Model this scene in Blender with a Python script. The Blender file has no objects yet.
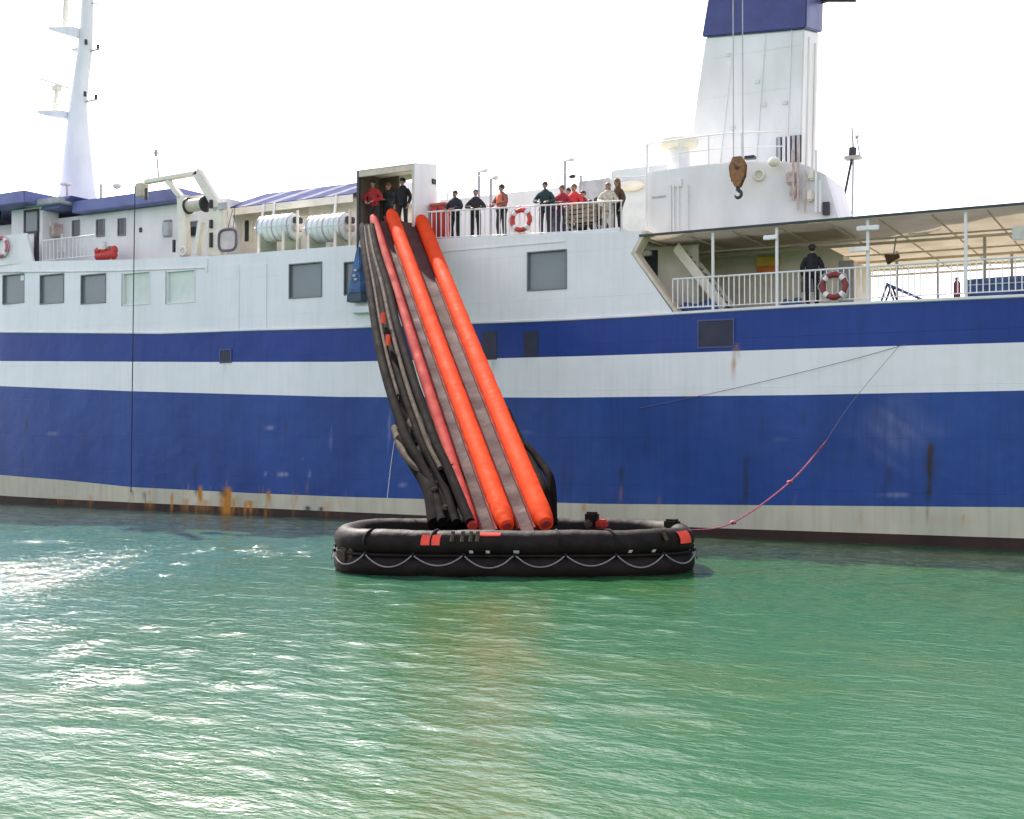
import bpy, bmesh, math, random
import numpy as np
from mathutils import Vector, Matrix, Quaternion
random.seed(4)
sc = bpy.context.scene
col = sc.collection
R = math.radians

# ------------------------------------------------------------------ camera
F_PX, CAM_H, DIST, PITCH = 1200.0, 3.4, 41.2, math.atan(18.5 / 1200)
YAW = math.atan2(1200, 2154)
FW = Vector((-math.sin(YAW), math.cos(YAW), 0)); RT = Vector((math.cos(YAW), math.sin(YAW), 0))
CAM = Vector((-DIST * FW.x, -DIST * FW.y, CAM_H))
cd = bpy.data.cameras.new('camera'); cam = bpy.data.objects.new('camera', cd); col.objects.link(cam)
cd.sensor_width = 36; cd.lens = 36 * F_PX / 1024; cd.clip_end = 20000; cd.clip_start = 0.1
cam.location = CAM; cam.rotation_euler = (math.pi / 2 + PITCH, 0, YAW)
sc.camera = cam

# ------------------------------------------------------------------ sky, sun, exposure
SUN_EL, SUN_YAW = R(45.5), YAW + R(26.5)
w = bpy.data.worlds.new('World'); sc.world = w; w.use_nodes = True
wn = w.node_tree.nodes; wl = w.node_tree.links
bg = wn['Background']
sky = wn.new('ShaderNodeTexSky'); sky.sky_type = 'NISHITA'; sky.sun_disc = False
sky.sun_elevation = SUN_EL; sky.sun_rotation = -SUN_YAW
sky.air_density = 1.0; sky.dust_density = 1.5; sky.ozone_density = 1.0
# thin bright overcast haze: most of the blue is washed out of the sky
bw = wn.new('ShaderNodeRGBToBW'); wl.new(sky.outputs[0], bw.inputs[0])
hz_ = wn.new('ShaderNodeMix'); hz_.data_type = 'RGBA'; hz_.inputs[0].default_value = .66
wl.new(sky.outputs[0], hz_.inputs[6]); wl.new(bw.outputs[0], hz_.inputs[7])
ht = wn.new('ShaderNodeMix'); ht.data_type = 'RGBA'; ht.blend_type = 'MULTIPLY'; ht.inputs[0].default_value = 1.0
wl.new(hz_.outputs[2], ht.inputs[6]); ht.inputs[7].default_value = (1.05, .95, 1.0, 1)
wl.new(ht.outputs[2], bg.inputs[0]); bg.inputs[1].default_value = 0.15
sd = bpy.data.lights.new('sun', 'SUN'); sd.energy = 3.4; sd.angle = R(0.55); sd.color = (1.0, 0.94, 0.85)
so = bpy.data.objects.new('sun', sd); col.objects.link(so)
SUN_DIR = Vector((-math.sin(SUN_YAW) * math.cos(SUN_EL), math.cos(SUN_YAW) * math.cos(SUN_EL), math.sin(SUN_EL)))
so.location = SUN_DIR * 60
so.rotation_euler = (-SUN_DIR).to_track_quat('-Z', 'Y').to_euler()
sc.view_settings.view_transform = 'Standard'; sc.view_settings.look = 'None'
sc.view_settings.exposure = 1.69; sc.view_settings.gamma = 1.0
sc.cycles.max_bounces = 8; sc.cycles.diffuse_bounces = 4; sc.cycles.glossy_bounces = 4
sc.cycles.transparent_max_bounces = 8; sc.cycles.caustics_reflective = False; sc.cycles.caustics_refractive = False

# ------------------------------------------------------------------ helpers
def ray(x, y):
    a = (x - 512) / F_PX; b = (409.5 - y) / F_PX
    c, s = math.cos(PITCH), math.sin(PITCH)
    d = FW * (c - b * s) + RT * a
    return Vector((d.x, d.y, s + b * c))
def P(x, y, Y=0.0):                    # the point seen at a pixel on the vertical plane Y
    d = ray(x, y); t = (Y - CAM.y) / d.y
    return CAM + d * t
def G(x, y, z=0.0):                    # ... on the horizontal plane z
    d = ray(x, y); t = (z - CAM.z) / d.z
    return CAM + d * t
def lerp(a, b, t): return a + (b - a) * t

def mat(name, c, rough=0.5, metal=0.0, var=0.12, scale=3.0, bump=0.0, bscale=20.0, spec=0.5, stretch=None, tint=None, subsurf=0.0):
    m = bpy.data.materials.new(name); m.use_nodes = True
    n, l = m.node_tree.nodes, m.node_tree.links
    b = n['Principled BSDF']
    b.inputs['Roughness'].default_value = rough; b.inputs['Metallic'].default_value = metal
    b.inputs['Specular IOR Level'].default_value = spec
    tc = n.new('ShaderNodeTexCoord'); mp = n.new('ShaderNodeMapping')
    l.new(tc.outputs['Object'], mp.inputs[0])
    if stretch: mp.inputs['Scale'].default_value = stretch
    no = n.new('ShaderNodeTexNoise'); no.inputs['Scale'].default_value = scale; no.inputs['Detail'].default_value = 6
    l.new(mp.outputs[0], no.inputs['Vector'])
    rp = n.new('ShaderNodeValToRGB'); l.new(no.outputs[0], rp.inputs[0])
    t = tint or tuple(x * (1 - 2 * var) for x in c)
    rp.color_ramp.elements[0].position = 0.3; rp.color_ramp.elements[0].color = (*t, 1)
    rp.color_ramp.elements[1].position = 0.62; rp.color_ramp.elements[1].color = (*c, 1)
    l.new(rp.outputs[0], b.inputs['Base Color'])
    mr = n.new('ShaderNodeMapRange'); l.new(no.outputs[0], mr.inputs[0])
    mr.inputs[3].default_value = min(1, rough * 1.2); mr.inputs[4].default_value = rough * 0.8
    l.new(mr.outputs[0], b.inputs['Roughness'])
    if bump:
        n2 = n.new('ShaderNodeTexNoise'); n2.inputs['Scale'].default_value = bscale; n2.inputs['Detail'].default_value = 5
        l.new(mp.outputs[0], n2.inputs['Vector'])
        bp = n.new('ShaderNodeBump'); bp.inputs['Strength'].default_value = bump; bp.inputs['Distance'].default_value = 0.05
        l.new(n2.outputs[0], bp.inputs['Height']); l.new(bp.outputs[0], b.inputs['Normal'])
    return m

M = {}
M['white'] = mat('white_paint', (.80, .80, .78), .45, var=.07, scale=1.2, bump=.08, bscale=3, stretch=(1, 1, .4))
M['cream'] = mat('cream_paint', (.80, .75, .62), .5, var=.08, scale=2.0)
M['blue'] = mat('blue_paint', (.045, .062, .21), .4, var=.12, scale=1.5)
M['fasciablue'] = mat('fascia_blue_paint', (.14, .165, .38), .5, var=.12, scale=1.5)
M['grey'] = mat('grey_paint', (.45, .46, .47), .5)
M['beige'] = mat('beige_paint', (.66, .58, .46), .6)
M['dark'] = mat('dark_metal', (.03, .03, .032), .5)
M['darkgreen'] = mat('dark_green_edge', (.02, .05, .04), .5)
M['deck'] = mat('deck_paint', (.55, .54, .47), .7, bump=.1)
M['frame'] = mat('window_frame', (.18, .2, .21), .4)
M['pane'] = mat('window_glass', (.19, .23, .24), .22, var=.1, scale=.6)
M['palepane'] = mat('pale_blind', (.62, .70, .62), .3, var=.05)
M['darkpane'] = mat('dark_glass', (.025, .035, .04), .08)
M['orange'] = mat('orange_tube_fabric', (1.0, .125, .030), .7, var=.07, scale=2.2, bump=.45, bscale=5, spec=.10)
def glow_through(m, c, f):              # thin air-filled fabric lets some of the sun through
    n, l = m.node_tree.nodes, m.node_tree.links; t = n.new('ShaderNodeBsdfTranslucent'); t.inputs[0].default_value = (*c, 1)
    x = n.new('ShaderNodeMixShader'); x.inputs[0].default_value = f
    l.new(n['Principled BSDF'].outputs[0], x.inputs[1]); l.new(t.outputs[0], x.inputs[2]); l.new(x.outputs[0], n['Material Output'].inputs[0])
glow_through(M['orange'], (1.0, .15, .03), .5)
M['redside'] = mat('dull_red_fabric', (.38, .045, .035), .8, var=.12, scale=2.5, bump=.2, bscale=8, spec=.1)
M['lane'] = mat('grey_slide_fabric', (.072, .030, .028), .9, var=.12, scale=1.6, bump=.25, bscale=5)
M['rubber'] = mat('black_rubber', (.015, .0105, .009), .62, var=.25, scale=3, bump=.45, bscale=4, spec=.16)
M['trusstube'] = mat('black_truss_tube', (.010, .0075, .007), .85, spec=.04, var=.2, scale=3)
M['tarp'] = mat('black_sheet', (.015, .014, .014), .8, spec=.15, var=.2, scale=2, bump=.6, bscale=3)
M['tan'] = mat('tan_rubber', (.085, .065, .048), .8, spec=.08, var=.2, scale=4, bump=.1)
M['rope'] = mat('pale_rope', (.6, .6, .58), .8)
M['grabline'] = mat('grey_grab_line', (.28, .25, .25), .8)
M['greyline'] = mat('grey_line', (.16, .16, .19), .8)
M['darkred'] = mat('dark_red_edge_shade', (.16, .014, .012), .8, spec=.1)
M['pink'] = mat('pink_rope', (.36, .08, .13), .8, var=.25, scale=8)
M['blackrope'] = mat('dark_rope', (.03, .03, .035), .8)
M['orangepatch'] = mat('orange_patch', (.9, .07, .03), .5)
M['rustblock'] = mat('rusty_yellow_steel', (.30, .14, .045), .6, var=.3, scale=12, bump=.2)
M['shelterbrown'] = mat('shelter_brown', (.17, .125, .09), .7)
M['roofblue'] = mat('roof_blue_canvas', (.055, .07, .17), .95, spec=.02)
M['roofglare'] = mat('roof_white_glare', (.24, .24, .28), .95, spec=.02)  # white glare on the blue roof, put into the stripe colour
M['red'] = mat('red_paint', (.6, .05, .04), .5)
M['yellow'] = mat('yellow_paint', (.95, .62, .08), .5)
M['wood'] = mat('weathered_wood', (.30, .22, .14), .7, var=.25, scale=6, stretch=(.3, 3, 3))
M['bluetarp'] = mat('blue_tarpaulin', (.05, .12, .32), .5, var=.25, scale=3, bump=.4, bscale=4)
M['bluechute'] = mat('blue_chute_fabric', (.06, .16, .36), .6, var=.3, scale=4, bump=.4, bscale=6)
M['skin'] = mat('skin', (.38, .22, .15), .5, var=.05)
M['hair'] = mat('dark_hair', (.025, .018, .014), .6)
M['brownhair'] = mat('brown_hair', (.16, .09, .04), .6)
M['eye'] = mat('eye', (.02, .015, .012), .2)
M['canister'] = mat('canister_white', (.80, .82, .80), .4, var=.06)
M['greenish'] = mat('greenish_white_paint', (.66, .72, .70), .5, var=.06)
M['rustpipe'] = mat('rust_pink_pipe', (.62, .48, .44), .6, var=.2, scale=6)
M['lamp'] = mat('lamp_glass', (.85, .85, .82), .2)
M['bow'] = mat('hull_interior', (.3, .3, .3), .6)
_cl = {}
def cloth(c):
    k = tuple(round(x, 3) for x in c)
    if k not in _cl: _cl[k] = mat('cloth', c, .85, var=.15, scale=9, bump=.4, bscale=14)
    return _cl[k]

class MB:
    def __init__(s): s.v = []; s.f = []; s.m = []; s.cur = 0
    def add(s, vs, fs):
        o = len(s.v); s.v += [tuple(v) for v in vs]
        for f in fs: s.f.append([i + o for i in f]); s.m.append(s.cur)
        return s
    def box(s, a, b):
        x0, x1 = sorted((a[0], b[0])); y0, y1 = sorted((a[1], b[1])); z0, z1 = sorted((a[2], b[2]))
        return s.add([(x0,y0,z0),(x1,y0,z0),(x1,y1,z0),(x0,y1,z0),(x0,y0,z1),(x1,y0,z1),(x1,y1,z1),(x0,y1,z1)],
              [(0,3,2,1),(4,5,6,7),(0,1,5,4),(1,2,6,5),(2,3,7,6),(3,0,4,7)])
    def obox(s, c, ax, ay, az):      # centre and three half-axis vectors
        c = Vector(c); vs = []
        for k in (-1, 1):
            for (i, j) in ((-1,-1),(1,-1),(1,1),(-1,1)): vs.append(c + Vector(ax)*i + Vector(ay)*j + Vector(az)*k)
        return s.add(vs, [(0,3,2,1),(4,5,6,7),(0,1,5,4),(1,2,6,5),(2,3,7,6),(3,0,4,7)])
    def prism(s, pts, y0, y1):       # polygon in XZ, extruded along Y
        n = len(pts)
        vs = [(p[0], y0, p[1]) for p in pts] + [(p[0], y1, p[1]) for p in pts]
        fs = [list(range(n)), list(range(2*n-1, n-1, -1))] + [(i, i+n, (i+1)%n+n, (i+1)%n) for i in range(n)]
        return s.add(vs, fs)
    def loft(s, rings, cap=True):    # rings of equal-length point lists
        n = len(rings[0]); vs = [p for r in rings for p in r]; fs = []
        for k in range(len(rings)-1):
            for i in range(n):
                j = (i+1) % n; fs.append((k*n+i, k*n+j, (k+1)*n+j, (k+1)*n+i))
        if cap: fs.append(list(range(n-1, -1, -1))); fs.append([(len(rings)-1)*n+i for i in range(n)])
        return s.add(vs, fs)
    def tube(s, pts, r, n=10, closed=False, cap=True, flat=1.0):
        pts = [Vector(p) for p in pts]; N = len(pts)
        rs = r if isinstance(r, (list, tuple)) else [r]*N
        rings = []; up0 = None
        for i, p in enumerate(pts):
            a = pts[(i-1) % N] if (i or closed) else p
            b = pts[(i+1) % N] if (i < N-1 or closed) else p
            t = (b-a).normalized()
            if up0 is None:
                up0 = Vector((0,0,1)) if abs(t.z) < .9 else Vector((0,1,0))
            u = up0 - t*up0.dot(t); u.normalize(); up0 = u
            v = t.cross(u)
            rings.append([p + (u*math.cos(2*math.pi*k/n)*flat + v*math.sin(2*math.pi*k/n))*rs[i] for k in range(n)])
        if closed:
            vs = [q for rg in rings for q in rg]; fs = []
            for k in range(N):
                for i in range(n):
                    j = (i+1) % n; k2 = (k+1) % N; fs.append((k*n+i, k*n+j, k2*n+j, k2*n+i))
            return s.add(vs, fs)
        return s.loft(rings, cap)
    def sphere(s, c, r, n=12, m=8):
        c = Vector(c); rr = r if isinstance(r, (tuple, list)) else (r, r, r)
        vs = [c + Vector((0, 0, rr[2]))]
        for i in range(1, m):
            a = math.pi*i/m
            for k in range(n): vs.append(c + Vector((rr[0]*math.sin(a)*math.cos(2*math.pi*k/n), rr[1]*math.sin(a)*math.sin(2*math.pi*k/n), rr[2]*math.cos(a))))
        vs.append(c - Vector((0, 0, rr[2]))); fs = []
        for k in range(n): fs.append((0, 1+k, 1+(k+1)%n)); fs.append((len(vs)-1, 1+(m-2)*n+(k+1)%n, 1+(m-2)*n+k))
        for i in range(m-2):
            for k in range(n): fs.append((1+i*n+k, 1+(i+1)*n+k, 1+(i+1)*n+(k+1)%n, 1+i*n+(k+1)%n))
        return s.add(vs, fs)
    def build(s, name, m, parent=None, smooth=False, bevel=0.0):
        me = bpy.data.meshes.new(name)
        off = ORI.get(parent.name, Vector((0,0,0))) if parent else Vector((0,0,0))
        me.from_pydata([tuple(Vector(v)-off) for v in s.v], [], s.f)
        ms = m if isinstance(m, (list, tuple)) else [m]
        for x in ms: me.materials.append(x)
        if len(ms) > 1: me.polygons.foreach_set('material_index', s.m)
        me.update()
        bm = bmesh.new(); bm.from_mesh(me); bmesh.ops.recalc_face_normals(bm, faces=bm.faces)
        if bevel: bmesh.ops.bevel(bm, geom=[e for e in bm.edges if e.calc_face_angle(0) > .6], offset=bevel, segments=2, affect='EDGES', clamp_overlap=True)
        bm.to_mesh(me); bm.free()
        if smooth:
            me.polygons.foreach_set('use_smooth', [True]*len(me.polygons))
            if smooth != 2: me.set_sharp_from_angle(angle=R(40))
        o = bpy.data.objects.new(name, me); col.objects.link(o)
        if parent: o.parent = parent; ORI[o.name] = off
        return o
ORI = {}
def thing(name, label, cat, loc, group=None):
    o = bpy.data.objects.new(name, None); col.objects.link(o); o.location = loc; o.empty_display_size = .3
    o['label'] = label; o['category'] = cat
    if group: o['group'] = group
    ORI[o.name] = Vector(loc); return o
def tag(o, label, cat, group=None):
    o['label'] = label; o['category'] = cat
    if group: o['group'] = group
    return o
def clone(o, loc, parent):
    c = o.copy(); c.location = loc; col.objects.link(c); c.parent = parent; ORI[c.name] = ORI.get(o.name, Vector()); return c

# ------------------------------------------------------------------ water
def axis(lo, hi, step, far):
    a = list(np.arange(lo, hi + 1e-6, step)); s = step; x = hi
    right = []
    while x < far: s *= 1.35; x += s; right.append(x)
    s = step; x = lo; left = []
    while x > -far: s *= 1.35; x -= s; left.append(x)
    return np.array(left[::-1] + a + right)
gx = axis(-32, 26, .13, 5000); gy = axis(-34, 1, .062, 5000)
XX, YY = np.meshgrid(gx, gy)
rng = np.random.default_rng(11)
ZZ = np.zeros_like(XX)
DXs = np.zeros_like(XX)
fade = np.clip((45 - np.abs(XX + 3)) / 10, 0, 1) * np.clip((48 - np.abs(YY + 16)) / 12, 0, 1)
for i in range(64):
    lam = 0.28 * (2.0 / 0.28) ** (rng.random() ** 1.25)
    k = 2 * math.pi / lam
    th = math.pi / 2 + rng.normal(0, .42) + (.12 if lam < 1 else -.1)
    slope = .0138 * (1.0 if lam < 1.2 else .9)
    ph = rng.random() * 2 * math.pi
    # slow wandering of the phase breaks up the endless crests
    wob = .9 * np.sin(XX * .31 + ph * 3 + YY * .11) + .7 * np.sin(XX * .13 - YY * .23 + ph * 5)
    ZZ += slope / k * np.sin(k * (XX * math.cos(th) + YY * math.sin(th)) + ph + wob)
patch = .78 + .28 * np.sin(XX * .21 + YY * .34 + 1) * np.sin(XX * .12 - YY * .27)
# a cat's-paw of steep little ripples in the sunlit water at the left
CP = np.zeros_like(XX); gr_ = random.Random(3)
spots_ = [(5, 580, 2.0, 7.0, 1.1), (48, 577, 1.0, 4.5, 1.1), (105, 674, .62, .8, 1.0), (75, 648, .35, .9, .95), (25, 628, .7, 1.2, .85), (60, 688, .3, .4, .8), (40, 541, 1.6, 1.2, .6)]
spots_ += [(gr_.uniform(120, 335), gr_.gauss(550, 3), gr_.uniform(.15, .5), gr_.uniform(.3, .9), gr_.uniform(.4, .9)) for _ in range(22)]
spots_ += [(gr_.uniform(0, 240), gr_.uniform(560, 700), gr_.uniform(.08, .22), gr_.uniform(.2, .5), gr_.uniform(.5, 1.0)) for _ in range(16)]
for (px_, py_, a_, b_, k_) in spots_:
    g_ = G(px_, py_); dx_ = XX - g_.x; dy_ = YY - g_.y
    r2 = ((dx_ * RT.x + dy_ * RT.y) / a_) ** 2 + ((dx_ * FW.x + dy_ * FW.y) / b_) ** 2; CP = np.maximum(CP, k_ * np.exp(-r2 ** 1.3))
CP *= .72 + .28 * np.sin(XX * 4.1 + 2 * np.sin(YY * 1.3)) * np.sin(YY * 2.2 + 2 * np.sin(XX * 1.7))
for i in range(22):
    lam = .30 + .35 * rng.random(); k = 2 * math.pi / lam; th = math.pi / 2 + rng.normal(0, .6); ph = rng.random() * 6.28
    ZZ += CP * .032 / k * np.sin(k * (XX * math.cos(th) + YY * math.sin(th)) + ph + np.sin(XX * 1.1 + ph * 3) + np.sin(YY * .9 + ph * 5))
ZZ *= fade * patch
nx, ny = len(gx), len(gy)
me = bpy.data.meshes.new('water')
me.vertices.add(nx * ny)
me.vertices.foreach_set('co', np.stack([XX, YY, ZZ], -1).astype(np.float32).ravel())
ii = np.arange(nx * ny).reshape(ny, nx)
q = np.stack([ii[:-1, :-1], ii[:-1, 1:], ii[1:, 1:], ii[1:, :-1]], -1).reshape(-1, 4)
me.loops.add(q.size); me.loops.foreach_set('vertex_index', q.ravel().astype(np.int32))
me.polygons.add(len(q)); me.polygons.foreach_set('loop_start', np.arange(0, q.size, 4, dtype=np.int32))
me.polygons.foreach_set('use_smooth', np.ones(len(q), bool)); me.update(calc_edges=True)
wm = bpy.data.materials.new('sea_water'); wm.use_nodes = True
n, l = wm.node_tree.nodes, wm.node_tree.links; b = n['Principled BSDF']
b.inputs['IOR'].default_value = 1.44; b.inputs['Roughness'].default_value = .06
tc = n.new('ShaderNodeTexCoord'); mp = n.new('ShaderNodeMapping'); mp.inputs['Scale'].default_value = (.55, 1.0, 1); mp.inputs['Rotation'].default_value = (0, 0, .12)
l.new(tc.outputs['Object'], mp.inputs[0])
n1 = n.new('ShaderNodeTexNoise'); n1.inputs['Scale'].default_value = 6.0; n1.inputs['Detail'].default_value = 5; n1.inputs['Roughness'].default_value = .55
l.new(mp.outputs[0], n1.inputs['Vector'])
bp = n.new('ShaderNodeBump'); bp.inputs['Strength'].default_value = .48; bp.inputs['Distance'].default_value = .08
l.new(n1.outputs[0], bp.inputs['Height'])
# short steep ripples where the breeze touches the water
n5 = n.new('ShaderNodeTexNoise'); n5.inputs['Scale'].default_value = 8.0; n5.inputs['Detail'].default_value = 3; l.new(mp.outputs[0], n5.inputs['Vector'])
gu = n.new('ShaderNodeAttribute'); gu.attribute_name = 'gust'
mg_ = n.new('ShaderNodeMath'); mg_.operation = 'MULTIPLY'; l.new(n5.outputs[0], mg_.inputs[0]); l.new(gu.outputs['Fac'], mg_.inputs[1])
b2 = n.new('ShaderNodeBump'); b2.inputs['Strength'].default_value = 1.0; b2.inputs['Distance'].default_value = .115
l.new(mg_.outputs[0], b2.inputs['Height']); l.new(bp.outputs[0], b2.inputs['Normal']); l.new(b2.outputs[0], b.inputs['Normal'])
n3 = n.new('ShaderNodeTexNoise'); n3.inputs['Scale'].default_value = .12; n3.inputs['Detail'].default_value = 3
l.new(tc.outputs['Object'], n3.inputs['Vector'])
rp = n.new('ShaderNodeValToRGB'); l.new(n3.outputs[0], rp.inputs[0])
rp.color_ramp.elements[0].position = .35; rp.color_ramp.elements[0].color = (.024, .100, .036, 1)
rp.color_ramp.elements[1].position = .65; rp.color_ramp.elements[1].color = (.026, .108, .054, 1)
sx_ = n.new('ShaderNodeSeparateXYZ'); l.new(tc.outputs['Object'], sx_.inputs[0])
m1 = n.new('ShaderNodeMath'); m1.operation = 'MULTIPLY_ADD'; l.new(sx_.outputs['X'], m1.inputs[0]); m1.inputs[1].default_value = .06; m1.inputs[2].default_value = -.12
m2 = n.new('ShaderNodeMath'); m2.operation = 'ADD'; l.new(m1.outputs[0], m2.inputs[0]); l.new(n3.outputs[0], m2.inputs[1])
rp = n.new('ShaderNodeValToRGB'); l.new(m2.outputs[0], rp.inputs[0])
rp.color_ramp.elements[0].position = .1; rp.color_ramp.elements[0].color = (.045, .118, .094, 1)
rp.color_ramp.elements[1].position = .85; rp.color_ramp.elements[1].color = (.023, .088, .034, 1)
n6 = n.new('ShaderNodeTexNoise'); n6.inputs['Scale'].default_value = .33; n6.inputs['Detail'].default_value = 4; l.new(mp.outputs[0], n6.inputs['Vector'])
r6 = n.new('ShaderNodeMapRange'); l.new(n6.outputs[0], r6.inputs[0]); r6.inputs[1].default_value = .5; r6.inputs[2].default_value = .72; r6.inputs[4].default_value = .6
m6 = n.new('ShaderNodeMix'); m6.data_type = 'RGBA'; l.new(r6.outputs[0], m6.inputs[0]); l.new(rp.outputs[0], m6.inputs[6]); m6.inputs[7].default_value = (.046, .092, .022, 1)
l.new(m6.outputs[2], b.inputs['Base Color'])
ga = me.attributes.new('gust', 'FLOAT', 'POINT'); ga.data.foreach_set('value', CP.astype(np.float32).ravel())
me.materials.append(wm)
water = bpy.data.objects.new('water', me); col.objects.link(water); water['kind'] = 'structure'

# ------------------------------------------------------------------ the ferry
ferry = thing('ferry', 'white ferry with two blue hull stripes filling the harbour view', 'ship', (-5, 6.5, 0))
BEAM = 13.0
def curve(pts):
    xs = [p[0] for p in pts]; zs = [p[1] for p in pts]
    return lambda X: float(np.interp(X, xs, zs))
zb = curve([(-46, .6), (-26.4, .34), (-18, .30), (6.8, .26), (16, .34), (32, .4)])
z1 = curve([(-46, 1.9), (-26.4, 1.27), (-22.1, 1.14), (-18.2, .94), (-11.7, .86), (-7, .84), (3.3, .9), (16.2, 1.2), (32, 1.5)])
z2 = curve([(-46, 7.1), (-26.4, 5.29), (-18.3, 4.94), (-7.3, 4.56), (1.85, 4.42), (10, 4.40), (16.3, 4.44), (32, 4.6)])
z3 = curve([(-46, 8.0), (-26.4, 6.42), (-14.3, 6.05), (-7.3, 5.87), (-.5, 5.81), (3.3, 5.79), (10, 5.80), (16.3, 5.78), (32, 5.9)])
z4 = curve([(-46, 9.3), (-26.4, 7.72), (-16.5, 7.28), (-11.7, 7.22), (-7.3, 7.13), (1.85, 7.02), (4.8, 7.03), (10, 7.08), (16.3, 7.05), (32, 7.1)])
zt = curve([(-46, 11.6), (-26.4, 10.9), (-18.3, 10.45), (-13.9, 10.28), (-11.7, 10.25), (-7.3, 10.2), (-2.5, 10.14), (4.8, 9.8)])
def hy(X):                              # the hull side draws in towards the bow
    t = max(0, (-23 - X) / 25.0); return 6.5 * t ** 2.2
stains = []   # (x, z, half width, half height, channel, strength)
# weeping rust and scuffs along the plating
_r = random.Random(8)
for _i in range(46):
    _x = _r.uniform(-27, 17); _k = _r.random()
    if _k < .55: stains.append((_x, _r.uniform(.55, 1.0), _r.uniform(.02, .08), _r.uniform(.15, .4), 0, _r.uniform(.2, .5)))
    elif _k < .8: stains.append((_x, _r.uniform(1.2, 3.6), _r.uniform(.02, .05), _r.uniform(.2, .6), 1, _r.uniform(.2, .5)))
    else: stains.append((_x, _r.uniform(1.2, 3.8), _r.uniform(.1, .6), _r.uniform(.03, .1), 2, _r.uniform(.15, .4)))
def st(px, py, w_, h_, ch, s_):
    p = P(px, py); stains.append((p.x, p.z, w_ / 29 / 2, h_ / 29 / 2, ch, s_))
for a in [(200,501,10,30,0,1.3),(226,504,26,34,0,1.5),(236,508,30,24,0,.8),(205,508,40,18,0,.55),(150,506,30,12,0,.5),(172,503,6,24,0,.9),(186,505,20,14,0,.6),(250,507,30,14,0,.7),(268,503,9,26,0,1.0),(296,505,8,20,0,.8),(130,504,10,16,0,.6),(325,507,20,12,0,.5),(90,500,14,12,0,.5),(270,506,9,24,0,.65),(150,497,9,16,0,.45),(224,368,6,14,0,.3),(733,365,5,30,0,.85),(736,352,8,14,0,.6),
          (585,512,8,14,0,.6),(292,504,14,14,0,.45),(340,508,10,14,0,.3),(60,498,60,6,0,.25),(440,505,20,12,0,.4),(620,503,4,30,0,.5),(950,520,60,6,0,.2),
          (26,425,5,24,1,.9),(21,465,4,20,1,.6),(195,476,4,26,1,.9),(131,497,7,14,1,.9),(144,499,5,16,1,.6),(308,513,10,14,1,1.2),(321,513,8,12,1,1.1),
          (260,432,4,36,1,.35),(300,424,6,6,1,.5),(169,460,14,5,1,.5),(564,480,4,32,1,.7),(570,484,4,26,1,.6),(621,488,5,40,1,.9),(746,480,5,40,1,.9),
          (887,483,5,26,1,.8),(929,474,6,50,1,1.0),(934,470,14,20,1,.35),(222,494,14,9,1,.8),(196,492,8,8,1,.6),(660,345,30,5,1,.2),(492,352,18,40,1,.3),(530,348,14,30,1,.25),
          (284,475,14,5,2,1.0),(266,475,5,4,2,.8),(311,474,10,4,2,.7),(480,480,30,4,2,.3),(405,484,16,3,2,.7),(900,430,70,60,2,.12),(390,425,3,50,2,.25),(331,440,3,30,2,.2)]:
    st(*a)
def hull_side(mirror):
    X0, X1, step = -48.0, 32.0, .07 if not mirror else 1.0
    xs = np.arange(X0, X1 + 1e-6, step)
    nsub = [5, 12, 30, 10, 9] if not mirror else [1, 1, 2, 1, 1]
    levels = [lambda X: -1.6, zb, z1, z2, z3, z4]
    rows = [];
    for b_ in range(5):
        for k in range(nsub[b_]): rows.append((b_, k / nsub[b_]))
    rows.append((4, 1.0))
    V = []; MI = []
    for X in xs:
        lv = [f(X) for f in levels]; yy = hy(X)
        for (b_, t) in rows:
            z = lerp(lv[b_], lv[b_ + 1], t)
            fl = yy + max(0, (-23 - X) / 25) * max(0, 5 - z) * .25
            V.append((X, min(fl, 6.5) if not mirror else BEAM - min(fl, 6.5), z))
    nr = len(rows); F = []
    for i in range(len(xs) - 1):
        for j in range(nr - 1):
            F.append((i*nr+j, (i+1)*nr+j, (i+1)*nr+j+1, i*nr+j+1) if not mirror else (i*nr+j, i*nr+j+1, (i+1)*nr+j+1, (i+1)*nr+j))
            MI.append(rows[j][0])
    return V, F, MI
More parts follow.
